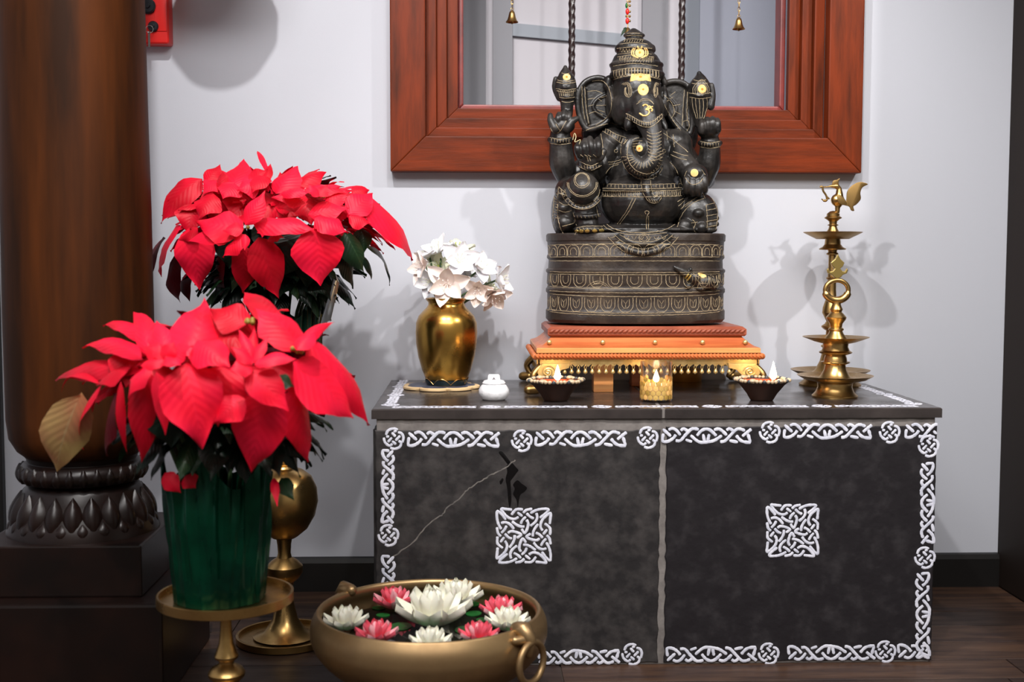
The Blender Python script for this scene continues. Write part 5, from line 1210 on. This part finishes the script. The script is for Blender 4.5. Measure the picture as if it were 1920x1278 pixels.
# ================================================================ carved wooden column
CYc = .0; pc0 = at(147, 500, Y=CYc); ccx = pc0.x; kc = mpp(CYc-.1)
colm = thing('wooden_column', 'thick dark wooden column with carved lotus base on a square plinth', 'column', (ccx, CYc, 0))
def cz(y, Y=CYc): return at(145, y, Y=Y).z
plz = cz(1131, CYc-.2); upz = cz(1022, CYc-.155)
MB().box((-.21, -.21, 0), (.21, .21, plz)).build('lower_plinth', M_cold, colm, smooth=0, bevel=.006)
MB().box((-.159, -.159, plz), (.159, .159, upz)).build('upper_plinth', M_cold, colm, smooth=0, bevel=.004)
kcc = mpp(CYc)
def cp(P): return [(r*kcc, cz(y)) for r, y in P]
s0 = [(98, 852), (115, 838), (128, 815), (132, 780), (133, 600), (132, 400), (129, 200), (127, 0), (125, -350), (123, -700)]
prof = [(r*kcc, z if z < ZC else ZC) for r, z in [(r, cz(y)) for r, y in s0]]
prof = [(0, prof[0][1])]+prof
MB().lathe(prof, 96).build('shaft', M_colw, colm, smooth=40)
MB().lathe([(0, cz(896)), (96*kcc, cz(896)), (100*kcc, cz(890)), (98*kcc, cz(868)), (96*kcc, cz(860)), (101*kcc, cz(850)), (0, cz(850))], 72).build('neck', M_cold, colm, smooth=40)
b = MB().lathe([(90*kcc, cz(898)), (106*kcc, cz(896)), (115*kcc, cz(884)), (114*kcc, cz(872)), (104*kcc, cz(862)), (90*kcc, cz(860))], 96, caps=False); tor = b.build('ring_moulding', M_cold, colm, smooth=50)
lf = MB()
def lens(b, ax, z0, z1, w, bulge):
    v = []; f = []
    for i in range(7):
        t = i/6; r, z = z0[0]+(z1[0]-z0[0])*t, z0[1]+(z1[1]-z0[1])*t; ww = w*math.sin(PI*min(1, .12+t*.88)**.9)
        for j in range(5):
            u = -1+j/2; a = ax+ww*u/r; rr = r+bulge*(1-u*u)*math.sin(PI*(.1+.85*t))+.0005-(.002 if abs(u) == 1 else 0)
            v.append((rr*math.cos(a), rr*math.sin(a), z))
    for i in range(6):
        for j in range(4): f.append((i*5+j, i*5+j+1, i*5+j+6, i*5+j+5))
    b.add(v, f)
for i in range(30):
    q = MB(); lens(q, 2*PI*i/30, (108*kcc, cz(895)), (110*kcc, cz(863)), .014, .010); q.build('carved_petal', M_cold, tor, smooth=60)
BP = [(136, 1012), (138, 1006), (138, 992), (135, 980), (130, 966), (120, 950), (112, 930), (106, 912), (98, 902), (90, 898)]
bell_ = MB().lathe([(0, upz)]+[(134*kcc, upz)]+[(r*kcc, cz(y)) for r, y in BP[1:]]+[(0, cz(898))], 96).build('bell_base', M_cold, colm, smooth=45)
for i in range(22):
    a = 2*PI*i/22; q = MB(); lens(q, a, (128*kcc, cz(970)), (107*kcc, cz(912)), .020, .012); q.build('carved_petal', M_cold, bell_, smooth=60)
    q = MB(); lens(q, a+PI/22, (133*kcc, cz(979)), (122*kcc, cz(956)), .016, .006); q.build('carved_petal', M_cold, bell_, smooth=60)

# ================================================================ red key box on the wall
rx0, rx1 = at(205, 40, Y=A-.05).x, at(316, 40, Y=A-.05).x; rz0 = at(300, 82, Y=A-.05).z
rb = thing('red_box', 'red plastic key switch box with black locks on the wall behind the column', 'switch box', ((rx0+rx1)/2, A, rz0))
hw_ = (rx1-rx0)/2
MB().box((-hw_, -.05, 0), (hw_, -.001, .19)).build('case', M_red, rb, smooth=30, bevel=.008, bseg=3)
MB().box((hw_-.034, -.0525, .03), (hw_-.004, -.049, .18)).build('front_rib', M_red, rb, smooth=30, bevel=.002)
def rpos(px, py): p = at(px, py, Y=A-.05); return (p.x-(rx0+rx1)/2, -.05, p.z-rz0)
for px, py, r in ((278, 12, .019), (288, 50, .013)):
    b = MB().lathe([(0, 0), (r, 0), (r, .006), (r*.8, .009), (0, .009)], 28, rotto((0, -1, 0))); b.lathe([(0, .009), (r*.35, .009), (r*.3, .013), (0, .013)], 16, rotto((0, -1, 0))); b.build('lock', M_blackp, rb, loc=rpos(px, py))
for px, py in ((303, 5), (303, 29), (303, 53)): MB().lathe([(0, 0), (.003, 0), (.002, .002), (0, .0025)], 10, rotto((0, -1, 0))).build('rivet', M_red, rb, loc=rpos(px, py))
x, y, z = rpos(283, 52); k = MB(); k.tube([(x+.009*math.sin(a), y-.014, z-.006+.009*math.cos(a)) for a in [2*PI*i/20 for i in range(20)]], .0008, 6, closed=True)
k.box((x-.0035, y-.0155, z-.05), (x+.0015, y-.0140, z-.014)); k.tube([(x-.001, y-.0147, z-.012), (x-.001, y-.0147, z-.016)], .004, 10); k.build('keys', M_chrome, rb, smooth=30)

# ================================================================ things hanging in the window
def chain(b, x, y, z0, z1, r=.0032):
    n = int((z1-z0)/(r*3.1))
    for i in range(n):
        z = z0+(i+.5)*(z1-z0)/n
        P = [(r*.8*math.cos(a), r*1.9*math.sin(a)) for a in [2*PI*j/10 for j in range(10)]]
        b.tube([(x+p, y, z+q) if i % 2 else (x, y+p, z+q) for p, q in P], .0009, 5, closed=True)
HY = A+.06
for px, py, lab in ((960, 42, 'small brass bell on a chain at the left side of the window'), (1385, 55, 'small brass bell on a chain at the right side of the window')):
    p = at(px, py, Y=HY); k = mpp(HY); t = thing('hanging_bell', lab, 'bell', p, group='brass bells hanging in the window')
    MB().lathe([(11.5*k, .0), (11.8*k, .001), (9*k, 4*k), (7*k, 9*k), (5.8*k, 15*k), (4.6*k, 19*k), (2*k, 21.5*k), (0, 22*k)], 32, caps=False).build('bell', M_brass, t, smooth=50)
    b = MB().tube([(0, 0, 20*k), (0, 0, -1*k)], .0008, 6); b.ball((0, 0, -1*k), 2.2*k, 10, 8); b.build('clapper', M_brassd, t)
    b = MB().tube([(2.4*k*math.cos(a), 0, 24*k+2.4*k*math.sin(a)) for a in [2*PI*i/12 for i in range(12)]], .0008, 6, closed=True); chain(b, 0, 0, 26*k, R4[3]-p.z-.002); b.build('chain', M_brass, t)
p = at(1177, 66, Y=HY); k = mpp(HY); gar = thing('hanging_garland', 'string of red and gold beads with green leaves hanging above the crown', 'garland', p, group=None)
MB().lathe([(8*k, 0), (6*k, 4*k), (4*k, 12*k), (0, 15*k)], 20, caps=False).build('bell', M_brass, gar, smooth=50)
b = MB(); b.tube([(0, 0, 12*k), (0, 0, R4[3]-p.z-.002)], .0012, 6); b.build('cord', M_brassd, gar)
bm_r = MB().ball((0, 0, 0), (3.6*k, 3.6*k, 6*k), 10, 8).mesh('bead', M_red); bm_g = MB().ball((0, 0, 0), (2.4*k, 2.4*k, 2.4*k), 10, 8).mesh('bead', M_brass); bm_w = MB().ball((0, 0, 0), (2.6*k, 2.6*k, 2.2*k), 10, 8).mesh('bead', M_pearl); bm_l = MB().ball((0, 0, 0), (2.6*k, 2.6*k, 5*k), 10, 8).mesh('bead', M_lotg)
z = 20*k; i = 0
while z < R4[3]-p.z-.03:
    me, h = ((bm_r, 12), (bm_g, 5), (bm_r, 12), (bm_l, 10), (bm_w, 5))[i % 5]; link('bead', me, gar, ((-2.5 if i % 2 else -1)*k, 0, z+h*k/2)); link('bead', bm_g, gar, (3.4*k, 0, z+h*k/2)); z += h*k; i += 1
for dx, dzz in ((-14, -4), (-10, 6), (-4, 10)): leaf('leaf', Vector((-2*k, 0, 14*k)), Vector((dx*k, -.004, dzz*k)), (0, -1, .2), 6*k, M_gl, gar, Vector((0, 0, 0)))
# unseen globe added above the view, casting the round shadow beside the red box
HLZ = 1.605
hl = thing('shadow_globe', 'unseen brass globe added to cast the round shadow on the wall', 'shadow caster', (-.385, .37, HLZ))
MB().lathe([(0, -.10), (.04, -.098), (.09, -.075), (.118, -.03), (.12, .01), (.10, .055), (.06, .085), (.02, .095), (0, .096)], 48, caps=False).build('globe', M_brassd, hl, smooth=60)
b = MB(); b.tube([(0, 0, .09), (0, 0, ZC-HLZ)], .003, 8); b.build('added_rod', M_brassd, hl)
